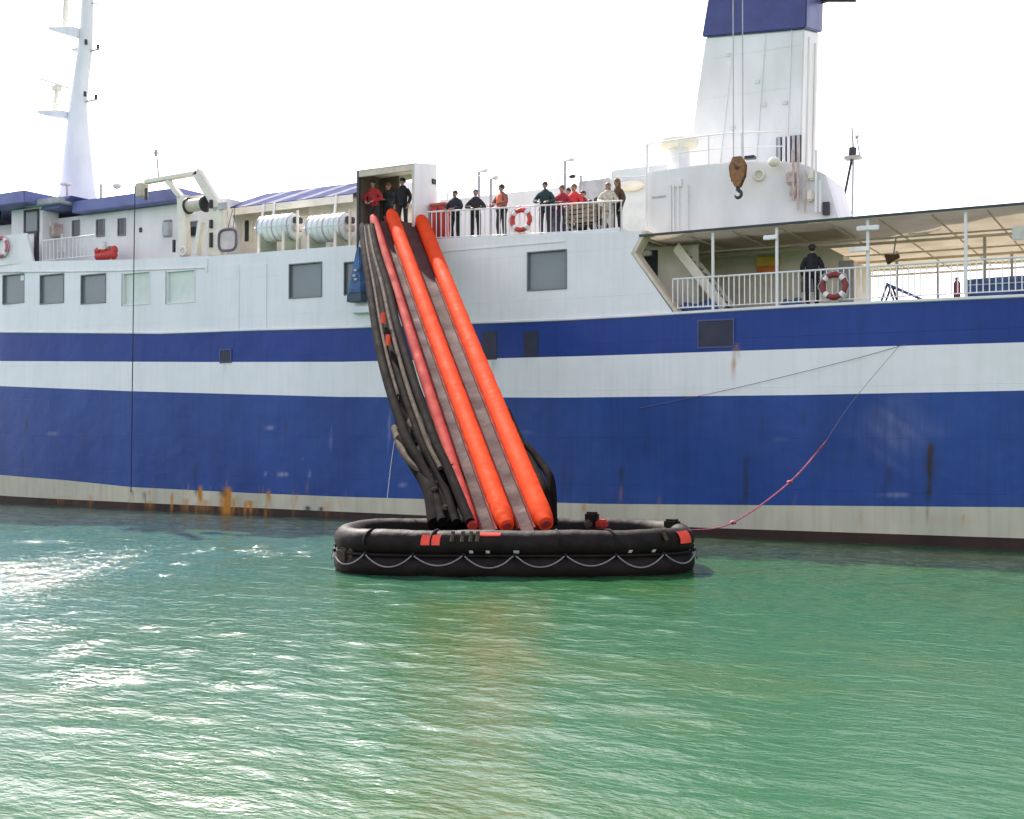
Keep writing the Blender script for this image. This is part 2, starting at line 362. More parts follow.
def hull_mat(name, c, tint, rough):
    m = mat(name, c, rough, var=.1, scale=.55, stretch=(1, 1, .5), tint=tint)
    n, l = m.node_tree.nodes, m.node_tree.links; b = n['Principled BSDF']
    b.inputs['Specular IOR Level'].default_value = .28
    src = b.inputs['Base Color'].links[0].from_socket
    tc = n.new('ShaderNodeTexCoord')
    # vertical weathering streaks
    mp = n.new('ShaderNodeMapping'); mp.inputs['Scale'].default_value = (5, 1, .35); l.new(tc.outputs['Object'], mp.inputs[0])
    ns = n.new('ShaderNodeTexNoise'); ns.inputs['Scale'].default_value = 1.3; ns.inputs['Detail'].default_value = 7; l.new(mp.outputs[0], ns.inputs['Vector'])
    at = n.new('ShaderNodeAttribute'); at.attribute_name = 'stain'
    sp = n.new('ShaderNodeSeparateColor'); l.new(at.outputs['Color'], sp.inputs[0])
    def mixin(ch, colr, src, gain):
        ma = n.new('ShaderNodeMath'); ma.operation = 'MULTIPLY'; l.new(sp.outputs[ch], ma.inputs[0])
        r2 = n.new('ShaderNodeMapRange'); l.new(ns.outputs[0], r2.inputs[0]); r2.inputs[1].default_value = .25; r2.inputs[2].default_value = .62; r2.inputs[3].default_value = .25; r2.inputs[4].default_value = gain
        l.new(r2.outputs[0], ma.inputs[1])
        mx = n.new('ShaderNodeMix'); mx.data_type = 'RGBA'; mx.clamp_factor = True
        l.new(ma.outputs[0], mx.inputs[0]); l.new(src, mx.inputs[6]); mx.inputs[7].default_value = (*colr, 1); return mx.outputs[2]
    src = mixin(0, (.44, .185, .018), src, 1.25)
    src = mixin(1, (.022, .022, .025), src, 1.2)
    src = mixin(2, (.5, .52, .6), src, 1.0)
    # general faint grime in streaks
    mg = n.new('ShaderNodeMix'); mg.data_type = 'RGBA'; mg.blend_type = 'MULTIPLY'
    rr = n.new('ShaderNodeValToRGB'); l.new(ns.outputs[0], rr.inputs[0]); rr.color_ramp.elements[0].position = .25; rr.color_ramp.elements[0].color = (.74, .74, .72, 1); rr.color_ramp.elements[1].position = .55; rr.color_ramp.elements[1].color = (1, 1, 1, 1)
    mg.inputs[0].default_value = .5 if 'blue' in name or 'boot' in name else .26; l.new(src, mg.inputs[6]); l.new(rr.outputs[0], mg.inputs[7]); src = mg.outputs[2]
    l.new(src, b.inputs['Base Color'])
    # plate seams and slight dishing between frames
    mp2 = n.new('ShaderNodeMapping'); mp2.inputs['Rotation'].default_value = (-math.pi/2, 0, 0); l.new(tc.outputs['Object'], mp2.inputs[0])
    bt = n.new('ShaderNodeTexBrick'); bt.inputs['Scale'].default_value = 1; bt.inputs['Mortar Size'].default_value = .012; bt.inputs['Mortar Smooth'].default_value = .6
    bt.inputs['Brick Width'].default_value = 5.2; bt.inputs['Row Height'].default_value = 1.55; bt.inputs['Color1'].default_value = (0,0,0,1); bt.inputs['Color2'].default_value = (0,0,0,1); bt.inputs['Mortar'].default_value = (1,1,1,1)
    l.new(mp2.outputs[0], bt.inputs['Vector'])
    nb = n.new('ShaderNodeTexNoise'); nb.inputs['Scale'].default_value = 1.1; nb.inputs['Detail'].default_value = 2; l.new(tc.outputs['Object'], nb.inputs['Vector'])
    ad = n.new('ShaderNodeMath'); ad.operation = 'MULTIPLY_ADD'; l.new(bt.outputs['Color'], ad.inputs[0]); ad.inputs[1].default_value = .12; l.new(nb.outputs[0], ad.inputs[2])
    bp = n.new('ShaderNodeBump'); bp.inputs['Strength'].default_value = .6; bp.inputs['Distance'].default_value = .06
    l.new(ad.outputs[0], bp.inputs['Height']); l.new(bp.outputs[0], b.inputs['Normal'])
    return m
HM = [hull_mat('antifouling_brown', (.040, .022, .015), (.022, .014, .011), .6),
      hull_mat('boot_top_white', (.55, .54, .40), (.43, .44, .33), .5),
      hull_mat('hull_blue', (.018, .067, .265), (.013, .049, .205), .42),
      hull_mat('hull_white', (.80, .81, .80), (.74, .76, .75), .4),
      hull_mat('hull_blue_upper', (.012, .049, .25), (.009, .040, .21), .42)]
V, Fc, MI = hull_side(False)
hb = MB(); hb.v = V; hb.f = [list(f) for f in Fc]; hb.m = MI
V2, F2, M2 = hull_side(True); o = len(hb.v); hb.v += V2; hb.f += [[i + o for i in f] for f in F2]; hb.m += M2
hb.cur = 2; hb.add([(32, 0, -1.6), (32, BEAM, -1.6), (32, BEAM, 7.1), (32, 0, 7.1)], [(0, 1, 2, 3)])
off = ORI[ferry.name]
me = bpy.data.meshes.new('hull'); me.from_pydata([tuple(Vector(v) - off) for v in hb.v], [], hb.f)
for m in HM: me.materials.append(m)
me.polygons.foreach_set('material_index', hb.m); me.polygons.foreach_set('use_smooth', [True] * len(me.polygons)); me.update()
A = np.array(hb.v); C = np.zeros((len(A), 4), np.float32); C[:, 3] = 1
front = A[:, 1] < 6.6
rs = np.random.default_rng(5); colw = np.round(A[:, 0] / .07).astype(int); rnd = rs.random(4096)
def wob(a, f): x = a * f; k = np.floor(x).astype(int); t = x - k; t = t * t * (3 - 2 * t); return rnd[k % 4096] * (1 - t) + rnd[(k + 1) % 4096] * t
for (x, z, hw, hh, ch, s_) in stains:
    n1 = wob(A[:, 0] + 300, 9.0); n2 = wob(A[:, 0] * .7 + A[:, 2] * .9 + 300, 5.0); n3 = wob(A[:, 2] * 1.0 + A[:, 0] * .2 + 300, 3.0)
    u = (A[:, 0] - x + (n3 - .5) * hw * .8 - (A[:, 2] - z) * .06) / (hw + .04); v = (z + hh - A[:, 2]) / (2 * hh)     # v: 0 at the top, 1 at the bottom
    if ch == 2: v = (A[:, 2] - z) / hh; d = np.clip(1.4 - np.abs(v) - np.abs(u), 0, 1) * (.4 + n2)
    else: u = u / (.55 + .5 * np.clip(v, 0, 1)) if ch == 0 else u; d = np.clip(1.15 * (1.15 - np.abs(u)), 0, 1) * (.45 + .75 * wob(A[:, 0] + 300, 14.0)) * np.clip(v * 5 + .6, 0, 1) * np.clip((.55 + .9 * n1 - v) * 2.2, 0, 1) * (.55 + .7 * n2)
    C[:, ch] = np.maximum(C[:, ch], np.where(front, np.clip(d, 0, 1.2) * s_, 0))
ca = me.color_attributes.new('stain', 'FLOAT_COLOR', 'POINT'); ca.data.foreach_set('color', C.ravel())
hull = bpy.data.objects.new('hull', me); col.objects.link(hull); hull.parent = ferry; ORI[hull.name] = off
def hatch(name, px0, py0, px1, py1, parent=hull, m='dark', d=.02):
    a = P(px0, py1); c = P(px1, py0)
    MB().box((a.x, -d, a.z), (c.x, .1, c.z)).build(name, M[m], parent, bevel=.01)
def frame_box(mb, a, c, t, y0, y1):
    mb.box((a.x - t, y0, a.z - t), (a.x, y1, c.z + t)); mb.box((c.x, y0, a.z - t), (c.x + t, y1, c.z + t))
    mb.box((a.x, y0, a.z - t), (c.x, y1, a.z)); mb.box((a.x, y0, c.z), (c.x, y1, c.z + t))
hp = mat('dark_blue_hatch', (.012, .018, .045), .5)
M['hatch'] = hp
for q in [(699, 320, 733, 347), (221, 350, 231, 362)]:
    hatch('side_hatch', *q, m='hatch')
    f = MB(); frame_box(f, P(q[0], q[3]), P(q[2], q[1]), .05, -.035, .02); f.build('hatch_frame', M['blue'], hull)
for q in [(482, 331, 497, 360), (524, 331, 538, 357)]: hatch('vent_plate', *q, m='hatch', d=.012)
# rubbing strake along the top of the blue band
for (fn, nm, mm) in ((z4, 'rubbing_strake', 'white'),):
    pts = [(X, hy(X) - .01, fn(X) + .02) for X in np.arange(-46, 32.1, .5)]
    MB().tube(pts, .05, 6).build(nm, M[mm], hull, smooth=True)

# upper side wall with real window openings
wins = [(-26.33, -24.84, 8.96, 10.3, 'pane'), (-23.81, -22.27, 8.83, 10.14, 'pane'), (-21.23, -19.7, 8.70, 9.98, 'pane'), (-18.7, -17.13, 8.52, 9.90, 'palepane'),
        (-16.18, -14.63, 8.47, 9.82, 'palepane'), (-9.8, -8.2, 8.34, 9.69, 'pane'), (-7.18, -6.2, 8.34, 9.59, 'pane'), (.59, 2.11, 8.06, 9.41, 'pane'), (-29.5, -28, 9.1, 10.45, 'pane')]
xs = sorted(set([-46.0, 4.0] + [x for q in wins for x in q[:2]] + list(np.arange(-45, 4, 1.0))))
wb = MB()
def Y0(X): return hy(X)
for a, c in zip(xs[:-1], xs[1:]):
    mid = (a + c) / 2; q = [q for q in wins if q[0] - 1e-6 <= a and c <= q[1] + 1e-6]
    segs = [(z4, zt)] if not q else [(z4, lambda X, q=q: q[0][2]), (lambda X, q=q: q[0][3], zt)]
    for (fa, fb) in segs:
        wb.add([(a, Y0(a), fa(a)), (c, Y0(c), fa(c)), (c, Y0(c), fb(c)), (a, Y0(a), fb(a))], [(0, 1, 2, 3)])
    wb.add([(a, Y0(a), zt(a)), (c, Y0(c), zt(c)), (c, Y0(c) + .1, zt(c)), (a, Y0(a) + .1, zt(a))], [(0, 1, 2, 3)])
    wb.add([(a, Y0(a) + .1, 10.0), (c, Y0(c) + .1, 10.0), (c, Y0(c) + .1, zt(c)), (a, Y0(a) + .1, zt(a))], [(3, 2, 1, 0)])
e0, e1, e2 = P(643, 234), P(631, 253), P(674, 313)
poly = [(4.0, zt(4.0)), (4.0, z4(4.0)), (e2.x, z4(e2.x)), (e1.x, e1.z), (e0.x, 9.8)]
wb.prism(poly, 0, .12)
side_wall = wb.build('side_wall', HM[3], ferry)
MB().prism([(e0.x+.02, 9.79), (e1.x+.02, e1.z), (e2.x+.02, 7.1), (e2.x+.14, 7.1), (e1.x+.16, e1.z), (e0.x+.14, 9.79)], -.03, .5).build('opening_edge', M['beige'], side_wall)
for q in wins:
    a = Vector((q[0], 0, q[2])); c = Vector((q[1], 0, q[3])); y = hy((q[0] + q[1]) / 2)
    f = MB(); t = .045
    f.box((a.x, y - .03, a.z), (a.x + t, y + .16, c.z)).box((c.x - t, y - .03, a.z), (c.x, y + .16, c.z)).box((a.x + t, y - .03, a.z), (c.x - t, y + .16, a.z + t)).box((a.x + t, y - .03, c.z - t), (c.x - t, y + .16, c.z))
    f.build('window_frame', M['frame'] if q[4] == 'pane' else M['white'], side_wall, bevel=.008)
    if q[4] != 'pane': MB().box((a.x - .06, y - .02, a.z), (a.x - .002, y + .02, c.z)).build('hinge_bar', M['frame'], side_wall)
    MB().box((a.x + t, y + .09, a.z + t), (c.x - t, y + .12, c.z - t)).build('window_pane', M[q[4]], side_wall)
for (x0, x1) in ((217, 239.5), (244, 267)):
    a = P(x0, 327); c = P(x1, 264)
    MB().box((a.x, -.025, 7.25), (c.x, .01, c.z)).build('door_panel', HM[3], side_wall, bevel=.01)
MB().tube([P(x_, y_, -.02) for x_, y_ in ((-30, 272), (60, 271.5), (120, 270.5), (165, 269), (207, 267.5))], .04, 6).build('ledge', M['white'], side_wall)
a = P(207, 262); MB().box((a.x - .04, -.05, a.z - .4), (a.x + .04, .01, a.z + .15)).build('ledge', M['white'], side_wall)
a = P(437, 252); c = P(565, 250)
MB().box((a.x, -.03, a.z - .02), (c.x, .01, a.z + .02)).build('ledge', M['white'], side_wall)
# decks
MB().add([(-46, 6.4, 9.98), (-36, 1.9, 9.98), (-24, .12, 10.1), (-4, .12, 10.1), (4.7, .12, 9.775), (4.7, 12.9, 9.775), (-4, 12.9, 10.1), (-24, 12.9, 10.1), (-36, 11.1, 9.98)], [(0, 1, 2, 3, 6, 7, 8), (3, 4, 5, 6)]).build('boat_deck', M['deck'], ferry)
MB().box((4.0, .1, 6.95), (31.9, 12.9, 7.09)).build('aft_deck', M['deck'], ferry)
MB().add([(-46, 6.4, z4(-46)), (-46, 6.6, z4(-46)), (-46, 6.6, 10), (-46, 6.4, 10)], [(0, 1, 2, 3)]).build('bow_plate', M['white'], ferry)
MB().box((-23, 12.9, 7.0), (4.7, 12.98, 10.2)).build('side_plating', M['white'], ferry)
MB().box((4.0, .13, 7.1), (4.1, 12.9, 9.95)).build('bulkhead', M['cream'], ferry)

# ---- railings
def railing(name, x0, x1, z0, h, y, parent, gap=.19, drop=0.0):
    root = MB().tube([(x0, y, z0 + h), (x1, y, z0 + h - drop)], .03, 8).build(name, M['white'], parent, smooth=True)
    MB().tube([(x0, y, z0 + .12), (x1, y, z0 + .12 - drop)], .02, 6).build('foot_rail', M['white'], root, smooth=True)
    b0 = MB().tube([(x0, y, z0 + .1), (x0, y, z0 + h)], .019, 6).build('baluster', M['white'], root, smooth=True)
    k = int((x1 - x0) / gap)
    for i in range(1, k + 1): clone(b0, (i * gap, 0, -drop * i * gap / (x1 - x0)), root)
    return root
rail_mid = railing('railing', -3.55, 4.1, 10.10, 1.06, .1, ferry, gap=.2, drop=.30)
rail_aft = railing('railing', 5.85, 22, 7.12, 1.05, .1, ferry, gap=.17)
rail_bow = railing('railing', P(38, 240).x, P(90, 240).x, 10.7, 1.0, .25, ferry, gap=.24)
# far rail
railing('railing', 5.0, 24, 7.1, 1.05, 12.8, ferry, gap=.6)

# ---- awning over the aft deck
AW = 9.66
cv = bpy.data.materials.new('awning_canvas'); cv.use_nodes = True
n, l = cv.node_tree.nodes, cv.node_tree.links; b = n['Principled BSDF']; b.inputs['Base Color'].default_value = (.62, .54, .40, 1); b.inputs['Roughness'].default_value = .8
tr = n.new('ShaderNodeBsdfTranslucent'); tr.inputs[0].default_value = (.62, .50, .33, 1)
ms = n.new('ShaderNodeMixShader'); ms.inputs[0].default_value = .24
tc = n.new('ShaderNodeTexCoord'); ns = n.new('ShaderNodeTexNoise'); ns.inputs['Scale'].default_value = .9; ns.inputs['Detail'].default_value = 6; l.new(tc.outputs['Object'], ns.inputs['Vector'])
rp = n.new('ShaderNodeValToRGB'); l.new(ns.outputs[0], rp.inputs[0]); rp.color_ramp.elements[0].position = .3; rp.color_ramp.elements[0].color = (.46, .39, .28, 1); rp.color_ramp.elements[1].position = .65; rp.color_ramp.elements[1].color = (.60, .53, .41, 1)
l.new(rp.outputs[0], tr.inputs[0]); l.new(rp.outputs[0], b.inputs['Base Color'])
l.new(b.outputs[0], ms.inputs[1]); l.new(tr.outputs[0], ms.inputs[2]); l.new(ms.outputs[0], n['Material Output'].inputs[0])
ab = MB(); nxa, nya = 57, 25
for j in range(nya):
    for i in range(nxa):
        X = lerp(4.75, 23.5, i / (nxa - 1)); Y = lerp(.02, 12.9, j / (nya - 1))
        ab.v.append((X, Y, AW - .05 * abs(math.sin((X - 4.75) / 1.5 * math.pi)) * (1 if j else 0)))
for j in range(nya - 1):
    for i in range(nxa - 1): ab.f.append([j*nxa+i, j*nxa+i+1, (j+1)*nxa+i+1, (j+1)*nxa+i]); ab.m.append(0)
awning = ab.build('awning', cv, ferry, smooth=True)
MB().box((4.75, -.06, AW - .055), (23.6, .02, AW + .015)).build('awning_edge', M['darkgreen'], awning)
bm0 = MB().box((4.8, .05, AW - .12), (4.83, 12.9, AW - .075)).build('beam', M['beige'], awning)
for i in range(1, 13): clone(bm0, (i * 1.5, 0, 0), awning)
for y in (4.2, 8.6, 12.8): MB().box((4.9, y, AW - .24), (23.5, y + .07, AW - .155)).build('girder', M['beige'], awning)
for (px, xr) in ((713, 0), (777, 1), (868, 2), (966, 0)):
    p = P(px, 290, .12)
    po = MB().tube([(p.x, .12, 7.1), (p.x, .12, AW - .1)], .05, 8).build('awning_post', M['white'], awning, smooth=True)
for (px, py, w0, w1) in ((777, 237, -.42, .04), (868, 228, -.33, .33), (868, 249, -.55, .05)):
    p = P(px, py, .05); MB().box((p.x + w0, -.02, p.z - .07), (p.x + w1, .066, p.z + .07)).build('fluorescent_lamp', M['lamp'], awning, bevel=.02)
a = P(1012, 234, 1.5); MB().box((a.x, 1.45, a.z - .2), (a.x + 2.2, 1.6, a.z + .22)).build('fluorescent_lamp', M['lamp'], awning, bevel=.03)
for (px, Y) in ((897, 7), (938, 11), (985, 5), (1012, 9), (845, 9), (850, 12)):
    p = P(px, 290, Y); MB().tube([(p.x, Y, 7.1), (p.x, Y, AW - .1)], .05, 8).build('awning_post', M['grey'], awning, smooth=True)
for y in (2.6, 6.1, 10.2): MB().tube([(4.9, y, AW - .30), (11 + y, y, AW - .30), (23, y + .1, AW - .30)], .03, 6).build('pipe', M['beige'], awning, smooth=True)

# ---- casing and stairs under the awning
cx1 = P(843, 280, 5.2).x
cas = MB().prism([(4.2, 7.1), (cx1, 7.1), (cx1, 9.3), (cx1 - .5, 9.6), (4.2, 9.6)], 5.2, 9.5).build('casing', M['cream'], ferry)
for (x0, x1, z0, z1_, nm, mm) in ((6.6, 7.4, 7.15, 9.15, 'casing_door', 'cream'), (8.6, 9.5, 8.1, 8.9, 'casing_window', 'darkpane'), (9.9, 10.4, 7.2, 9.1, 'casing_door', 'grey')):
    MB().box((x0, 5.14, z0), (x1, 5.21, z1_)).build(nm, M[mm], cas, bevel=.02)
a = P(641, 250, .9); c = P(659, 288, .9)
# bulkhead with a dark door beside the opening
MB().box((4.12, 2.0, 7.1), (6.0, 2.1, 9.55)).build('bulkhead', M['cream'], ferry)
a = P(642, 290, 2.0); c = P(658, 250, 2.0); MB().box((a.x, 1.95, 7.3), (c.x, 2.01, c.z)).build('bulkhead_door', M['darkpane'], ferry, bevel=.02)
MB().box((a.x + .1, 1.7, 9.25), (a.x + .4, 1.99, 9.42)).build('bulkhead_lamp', M['lamp'], ferry, bevel=.03)
s0 = P(676, 247, 1.4); s1 = P(724, 308, 1.4)
sr = MB().obox(((s0.x + s1.x) / 2, 1.4, (s0.z + s1.z) / 2), ((s1 - s0) / 2).to_tuple(), (0, .03, 0), (.10, 0, .12)).build('stair', M['cream'], ferry)
MB().obox(((s0.x + s1.x) / 2, 2.3, (s0.z + s1.z) / 2), ((s1 - s0) / 2).to_tuple(), (0, .03, 0), (.10, 0, .12)).build('stringer', M['cream'], sr)
for i in range(11):
    t = (i + .5) / 11; q = s0.lerp(s1, t); MB().box((q.x - .12, 1.44, q.z - .02), (q.x + .12, 2.26, q.z + .02)).build('tread', M['grey'], sr)

# ---- aft deckhouse and funnel
HY = 1.6
hp_ = [P(x, y, HY) for x, y in ((645, 172), (690, 166), (728, 162), (783, 161), (806, 165), (825, 174), (838, 216))]
z_d = 9.75
pts = [(p.x, p.z) for p in hp_]; pts = [(hp_[0].x, z_d)] + pts + [(hp_[-1].x + .1, z_d)]
dh = MB().prism(pts, HY, 4.0).build('deckhouse', M['white'], ferry, bevel=.03)
def disc(px, py, r, Y, m, parent, name, d=.08):
    p = P(px, py, Y); MB().tube([(p.x, Y + .02, p.z), (p.x, Y - d, p.z)], r, 16).build(name, M[m], parent, smooth=True)
def ring(c, r, t, m, parent, name, ax='y', n=24):
    pts = [(c.x + r * math.cos(2*math.pi*i/n), c.y, c.z + r * math.sin(2*math.pi*i/n)) for i in range(n)]
    return MB().tube(pts, t, 8, closed=True).build(name, M[m] if isinstance(m, str) else m, parent, smooth=2)
ring(P(759, 175, HY - .05), .16, .045, 'cream', dh, 'porthole_ring'); disc(759, 175, .13, HY, 'palepane', dh, 'porthole_glass', .03)
p = P(774, 162, HY - .3); MB().sphere(p, (.2, .18, .16)).build('floodlight', M['cream'], dh, smooth=True)
p = P(749, 157, HY - .1); MB().box((p.x - .16, HY - .1, p.z - .05), (p.x + .16, HY + .15, p.z + .05)).build('black_lamp', M['dark'], dh)
for px, dx in ((671, .0), (674, 0), (679, 0), (688, 0)):
    a = P(px, 185, HY); MB().tube([(a.x, HY - .06, z_d + .1), (a.x, HY - .06, a.z)], .03, 6).build('wall_pipe', M['white'], dh, smooth=True)
a = P(659, 197, HY); MB().box((a.x - .25, HY - .03, a.z - .03), (a.x + .25, HY + .01, a.z + .03)).build('name_plate', M['grey'], dh)
a = P(679, 183, HY); MB().box((a.x - .12, HY - .08, a.z - .14), (a.x + .12, HY + .01, a.z + .14)).build('junction_box', M['white'], dh, bevel=.02)
for (px, y0, y1, r, m) in ((793, 150, 200, .05, 'rustpipe'), (798, 140, 210, .04, 'rustpipe'), (805, 170, 212, .035, 'rustpipe'), (816, 150, 212, .04, 'white'), (820, 180, 212, .035, 'white')):
    a = P(px, y1, HY - .2); c = P(px, y0, HY - .2); MB().tube([a, c], r, 8).build('vent_pipe', M[m], dh, smooth=True)
for (px, py, r) in ((791, 178, .2), (810, 196, .17), (812, 175, .16), (794, 192, .18)):
    p = P(px, py, HY - .12); MB().box(p - Vector((r * .7, .1, r)), p + Vector((r * .7, .1, r))).build('valve_box', M['rustpipe' if px < 800 else 'cream'], dh, bevel=.05)
p = P(826, 210, HY - .1); MB().box((p.x - .1, HY - .15, p.z - .15), (p.x + .1, HY, p.z + .25)).build('black_lamp', M['dark'], dh)
# roof rail of the deckhouse
top_y = hp_[2].z
def thin_rail(pxs, y0s, hgt, Y, parent, name):
    pp = [P(x, y, Y) for x, y in zip(pxs, y0s)]
    r_ = MB().tube([q + Vector((0, 0, hgt)) for q in pp], .025, 6).build(name, M['white'], parent, smooth=True)
    MB().tube([q + Vector((0, 0, hgt * .5)) for q in pp], .018, 6).build('rail_bar', M['white'], r_, smooth=True)
    L = (pp[-1] - pp[0]).length; k = max(2, int(L / 1.1))
    for i in range(k + 1):
        t = i / k * (len(pp) - 1); j = min(int(t), len(pp) - 2); q = pp[j].lerp(pp[j + 1], t - j)
        MB().tube([q, q + Vector((0, 0, hgt))], .025, 6).build('rail_post', M['white'], r_, smooth=True)
thin_rail([648, 690, 728, 783], [172, 166, 162, 161], .95, HY + .15, ferry, 'roof_railing')
# mushroom ventilator on the deckhouse roof
v0 = P(679, 170, 2.6); vt = P(679, 143, 2.6)
vb = MB().tube([(v0.x, 2.6, v0.z - .4), (v0.x, 2.6, v0.z + .35), (v0.x, 2.6, vt.z)], [.42, .38, .34], 20).build('mushroom_ventilator', M['white'], ferry, smooth=True)
MB().tube([(v0.x, 2.6, vt.z - .22), (v0.x, 2.6, vt.z - .1), (v0.x, 2.6, vt.z + .08), (v0.x, 2.6, vt.z + .2)], [.5, .66, .66, .3], 24).build('ventilator_cap', M['cream'], vb, smooth=True)
a = P(649, 185, HY); MB().tube([(a.x, 1.4, 9.9), (a.x, 1.4, P(649, 145, HY).z)], .025, 8).build('whip_pole', M['white'], dh, smooth=True)
# funnel
FY0, FY1 = 4.2, 6.1
fl = [P(688, 160, FY0), P(706, 37, FY0)]; fr = [P(801, 160, FY0), P(804, 29, FY0)]
zc = (fl[1].z + fr[1].z) / 2
sl = (fl[1].x - fl[0].x) / (fl[1].z - fl[0].z); sr_ = (fr[1].x - fr[0].x) / (fr[1].z - fr[0].z)
def fx(z): return fl[0].x + (z - fl[0].z) * sl, fr[0].x + (z - fr[0].z) * sr_
def frect(z, g=0):
    a, c = fx(z); return [(a - g, FY0 - g, z), (c + g, FY0 - g, z), (c + g, FY1 + g, z), (a - g, FY1 + g, z)]
fz = [fl[1].z, fr[1].z, fr[1].z + .45, fl[1].z + .45]
def ftop(dz, g): return [(p[0], p[1], z_ + dz) for p, z_ in zip(frect(zc, g), fz)]
fun = MB().loft([frect(9.9), ftop(0, 0)]).build('funnel', M['white'], ferry, bevel=.05)
MB().loft([ftop(-.01, .10), frect(zc + 1.3, .10), frect(zc + 2.6, .05), frect(zc + 2.9, -.25)]).build('funnel_top', M['blue'], fun, bevel=.04)
for i in range(3):
    a = fx(zc + 2.8); X = lerp(a[0] + .8, a[1] - .8, i / 2); MB().tube([(X, 5.8, zc + 2.7), (X, 5.8, zc + 3.8)], .3, 14).build('exhaust_pipe', M['dark'], fun, smooth=True)
a = P(822, 0, 6.0); c = P(856, -1, 6.0); MB().tube([(a.x - .6, 6, a.z - .1), (a.x + .2, 6, a.z), (c.x, 6, c.z)], .11, 10).build('overboard_pipe', M['dark'], fun, smooth=True)
g0 = P(777, 164, FY0); g1 = P(802, 135, FY0)
gr = MB().box((g0.x, FY0 - .05, g0.z), (g1.x - .02, FY0 + .02, g1.z)).build('louvre', M['dark'], fun)
for i in range(5):
    X = lerp(g0.x + .1, g1.x - .1, i / 4) ; MB().box((X - .05, FY0 - .12, g0.z), (X + .05, FY0 - .052, g1.z)).build('louvre_blade', M['white' if i in (1, 2) else 'grey'], fun)
for z in (12.2, 13.6, 15.0, 16.4):
    a, c = fx(z); MB().box((a + .3, FY0 - .012, z), (c - .1, FY0 + .01, z + .02)).build('weld_seam', M['white'], fun)
for t in (.3, .62, .88):
    a0, c0 = fx(11.5); a1, c1 = fx(zc - .1); MB().tube([(lerp(a0, c0, t), FY0 - .02, 11.5), (lerp(a1, c1, t), FY0 - .02, zc - .1)], .018, 6).build('ladder_rail', M['white'], fun, smooth=True)
for (px, py) in ((757, 82), (764, 105), (785, 103), (728, 55), (733, 128)):
    p = P(px, py, FY0); MB().box((p.x - .08, FY0 - .06, p.z - .06), (p.x + .08, FY0 + .01, p.z + .06)).build('bracket', M['greenish'], fun)
for (dy) in (.6, 1.4):
    a, c = fx(11.); a2, c2 = fx(zc); MB().tube([(c + .01, FY0 + dy, 10), (c2 + .01, FY0 + dy, zc - .25)], .035, 8).build('funnel_pipe', M['white'], fun, smooth=True)
# signal mast aft of the funnel
t0 = P(841, 213, 5.5); t1 = P(851.5, 213, 5.5); tt = P(852, 158, 5.5); tu = P(852, 128, 5.5)
sm = MB().tube([t0 + t0 * 0 + (t0 - tt) * .4, tt], .045, 8).build('signal_mast', M['dark'], ferry, smooth=True)
MB().tube([t1 + Vector((0, 0, -1)), tt + Vector((.05, 0, .2)), tu], [.035, .035, .03], 8).build('mast_leg', M['grey'], sm, smooth=True)
MB().box(tt - Vector((.22, .2, .05)), tt + Vector((.3, .2, .05))).build('mast_platform', M['grey'], sm)
MB().tube([tt, tt + Vector((.03, 0, .35))], .13, 10).build('mast_lamp', M['dark'], sm, smooth=True)
a = P(857, 150, 5.5); MB().tube([tt + Vector((.27, 0, 0)), a + Vector((0, 0, .4))], .025, 6).build('antenna', M['grey'], sm, smooth=True)
p = a + Vector((0, 0, .45)); MB().sphere(p, .07, 8, 6).build('antenna_lamp', M['grey'], sm, smooth=True)

# ---- low houses amidships behind the passengers
c0 = P(497, 186, 6.0); c1 = P(640, 176, 6.0)
MB().box((P(440, 200, 6).x, 6.0, 9.6), (c1.x + 1.5, 10.5, P(560, 187, 6).z)).build('deckhouse', M['white'], ferry, bevel=.03)
b0 = P(612, 170, 4.2); b1 = P(650, 166, 4.2)
lk = MB().box((b0.x, 4.2, 9.6), (b1.x + 1, 6.0, b0.z)).build('ventilation_house', M['greenish'], ferry, bevel=.04)
MB().sphere(P(631, 186, 4.1), (.55, .15, .2)).build('float_cover', M['cream'], lk, smooth=True)
MB().box((P(600, 185, 5.0).x - .9, 5.0, 9.6), (P(600, 185, 5.0).x + .4, 5.9, P(590, 180, 5.0).z)).build('deck_locker', M['grey'], ferry, bevel=.03)

# ---- midships house with striped awning roof (behind the canisters)
MYh = 3.2
a = P(226, 210, MYh); c = P(372, 190, MYh)
mh = MB().box((a.x - 1, MYh, 9.98), (c.x, 9.5, P(300, 204, MYh).z)).build('midships_house', M['cream'], ferry)
z_lo = P(300, 200.5, 2.4).z; z_hi = P(300, 190.5, 4.4).z
x0 = P(228, 200, 3).x; x1 = P(362, 200, 3).x
k = 9
for i in range(k):
    fr_ = [0, .16, .22, .36, .44, .60, .66, .80, .86, 1.0]; xa = lerp(x0, x1, fr_[i]); xb = lerp(x0, x1, fr_[i + 1])
    MB().add([(xa, 2.4, z_lo), (xb, 2.4, z_lo), (xb + .9, 4.4, z_hi), (xa + .9, 4.4, z_hi), (xa, 2.4, z_lo + .04), (xb, 2.4, z_lo + .04), (xb + .9, 4.4, z_hi + .04), (xa + .9, 4.4, z_hi + .04)],
             [(0,3,2,1),(4,5,6,7),(0,1,5,4),(1,2,6,5),(2,3,7,6),(3,0,4,7)]).build('roof_stripe', M['roofblue'] if i % 2 == 0 else M['roofglare'], mh)
MB().box((x0, 2.36, z_lo - .30), (x1, 2.4, z_lo - .002)).build('roof_valance', M['cream'], mh)
MB().box((x0 + .4, 4.42, z_lo), (x1 + .9, 9.5, z_hi - .02)).build('house_roof', M['white'], mh)
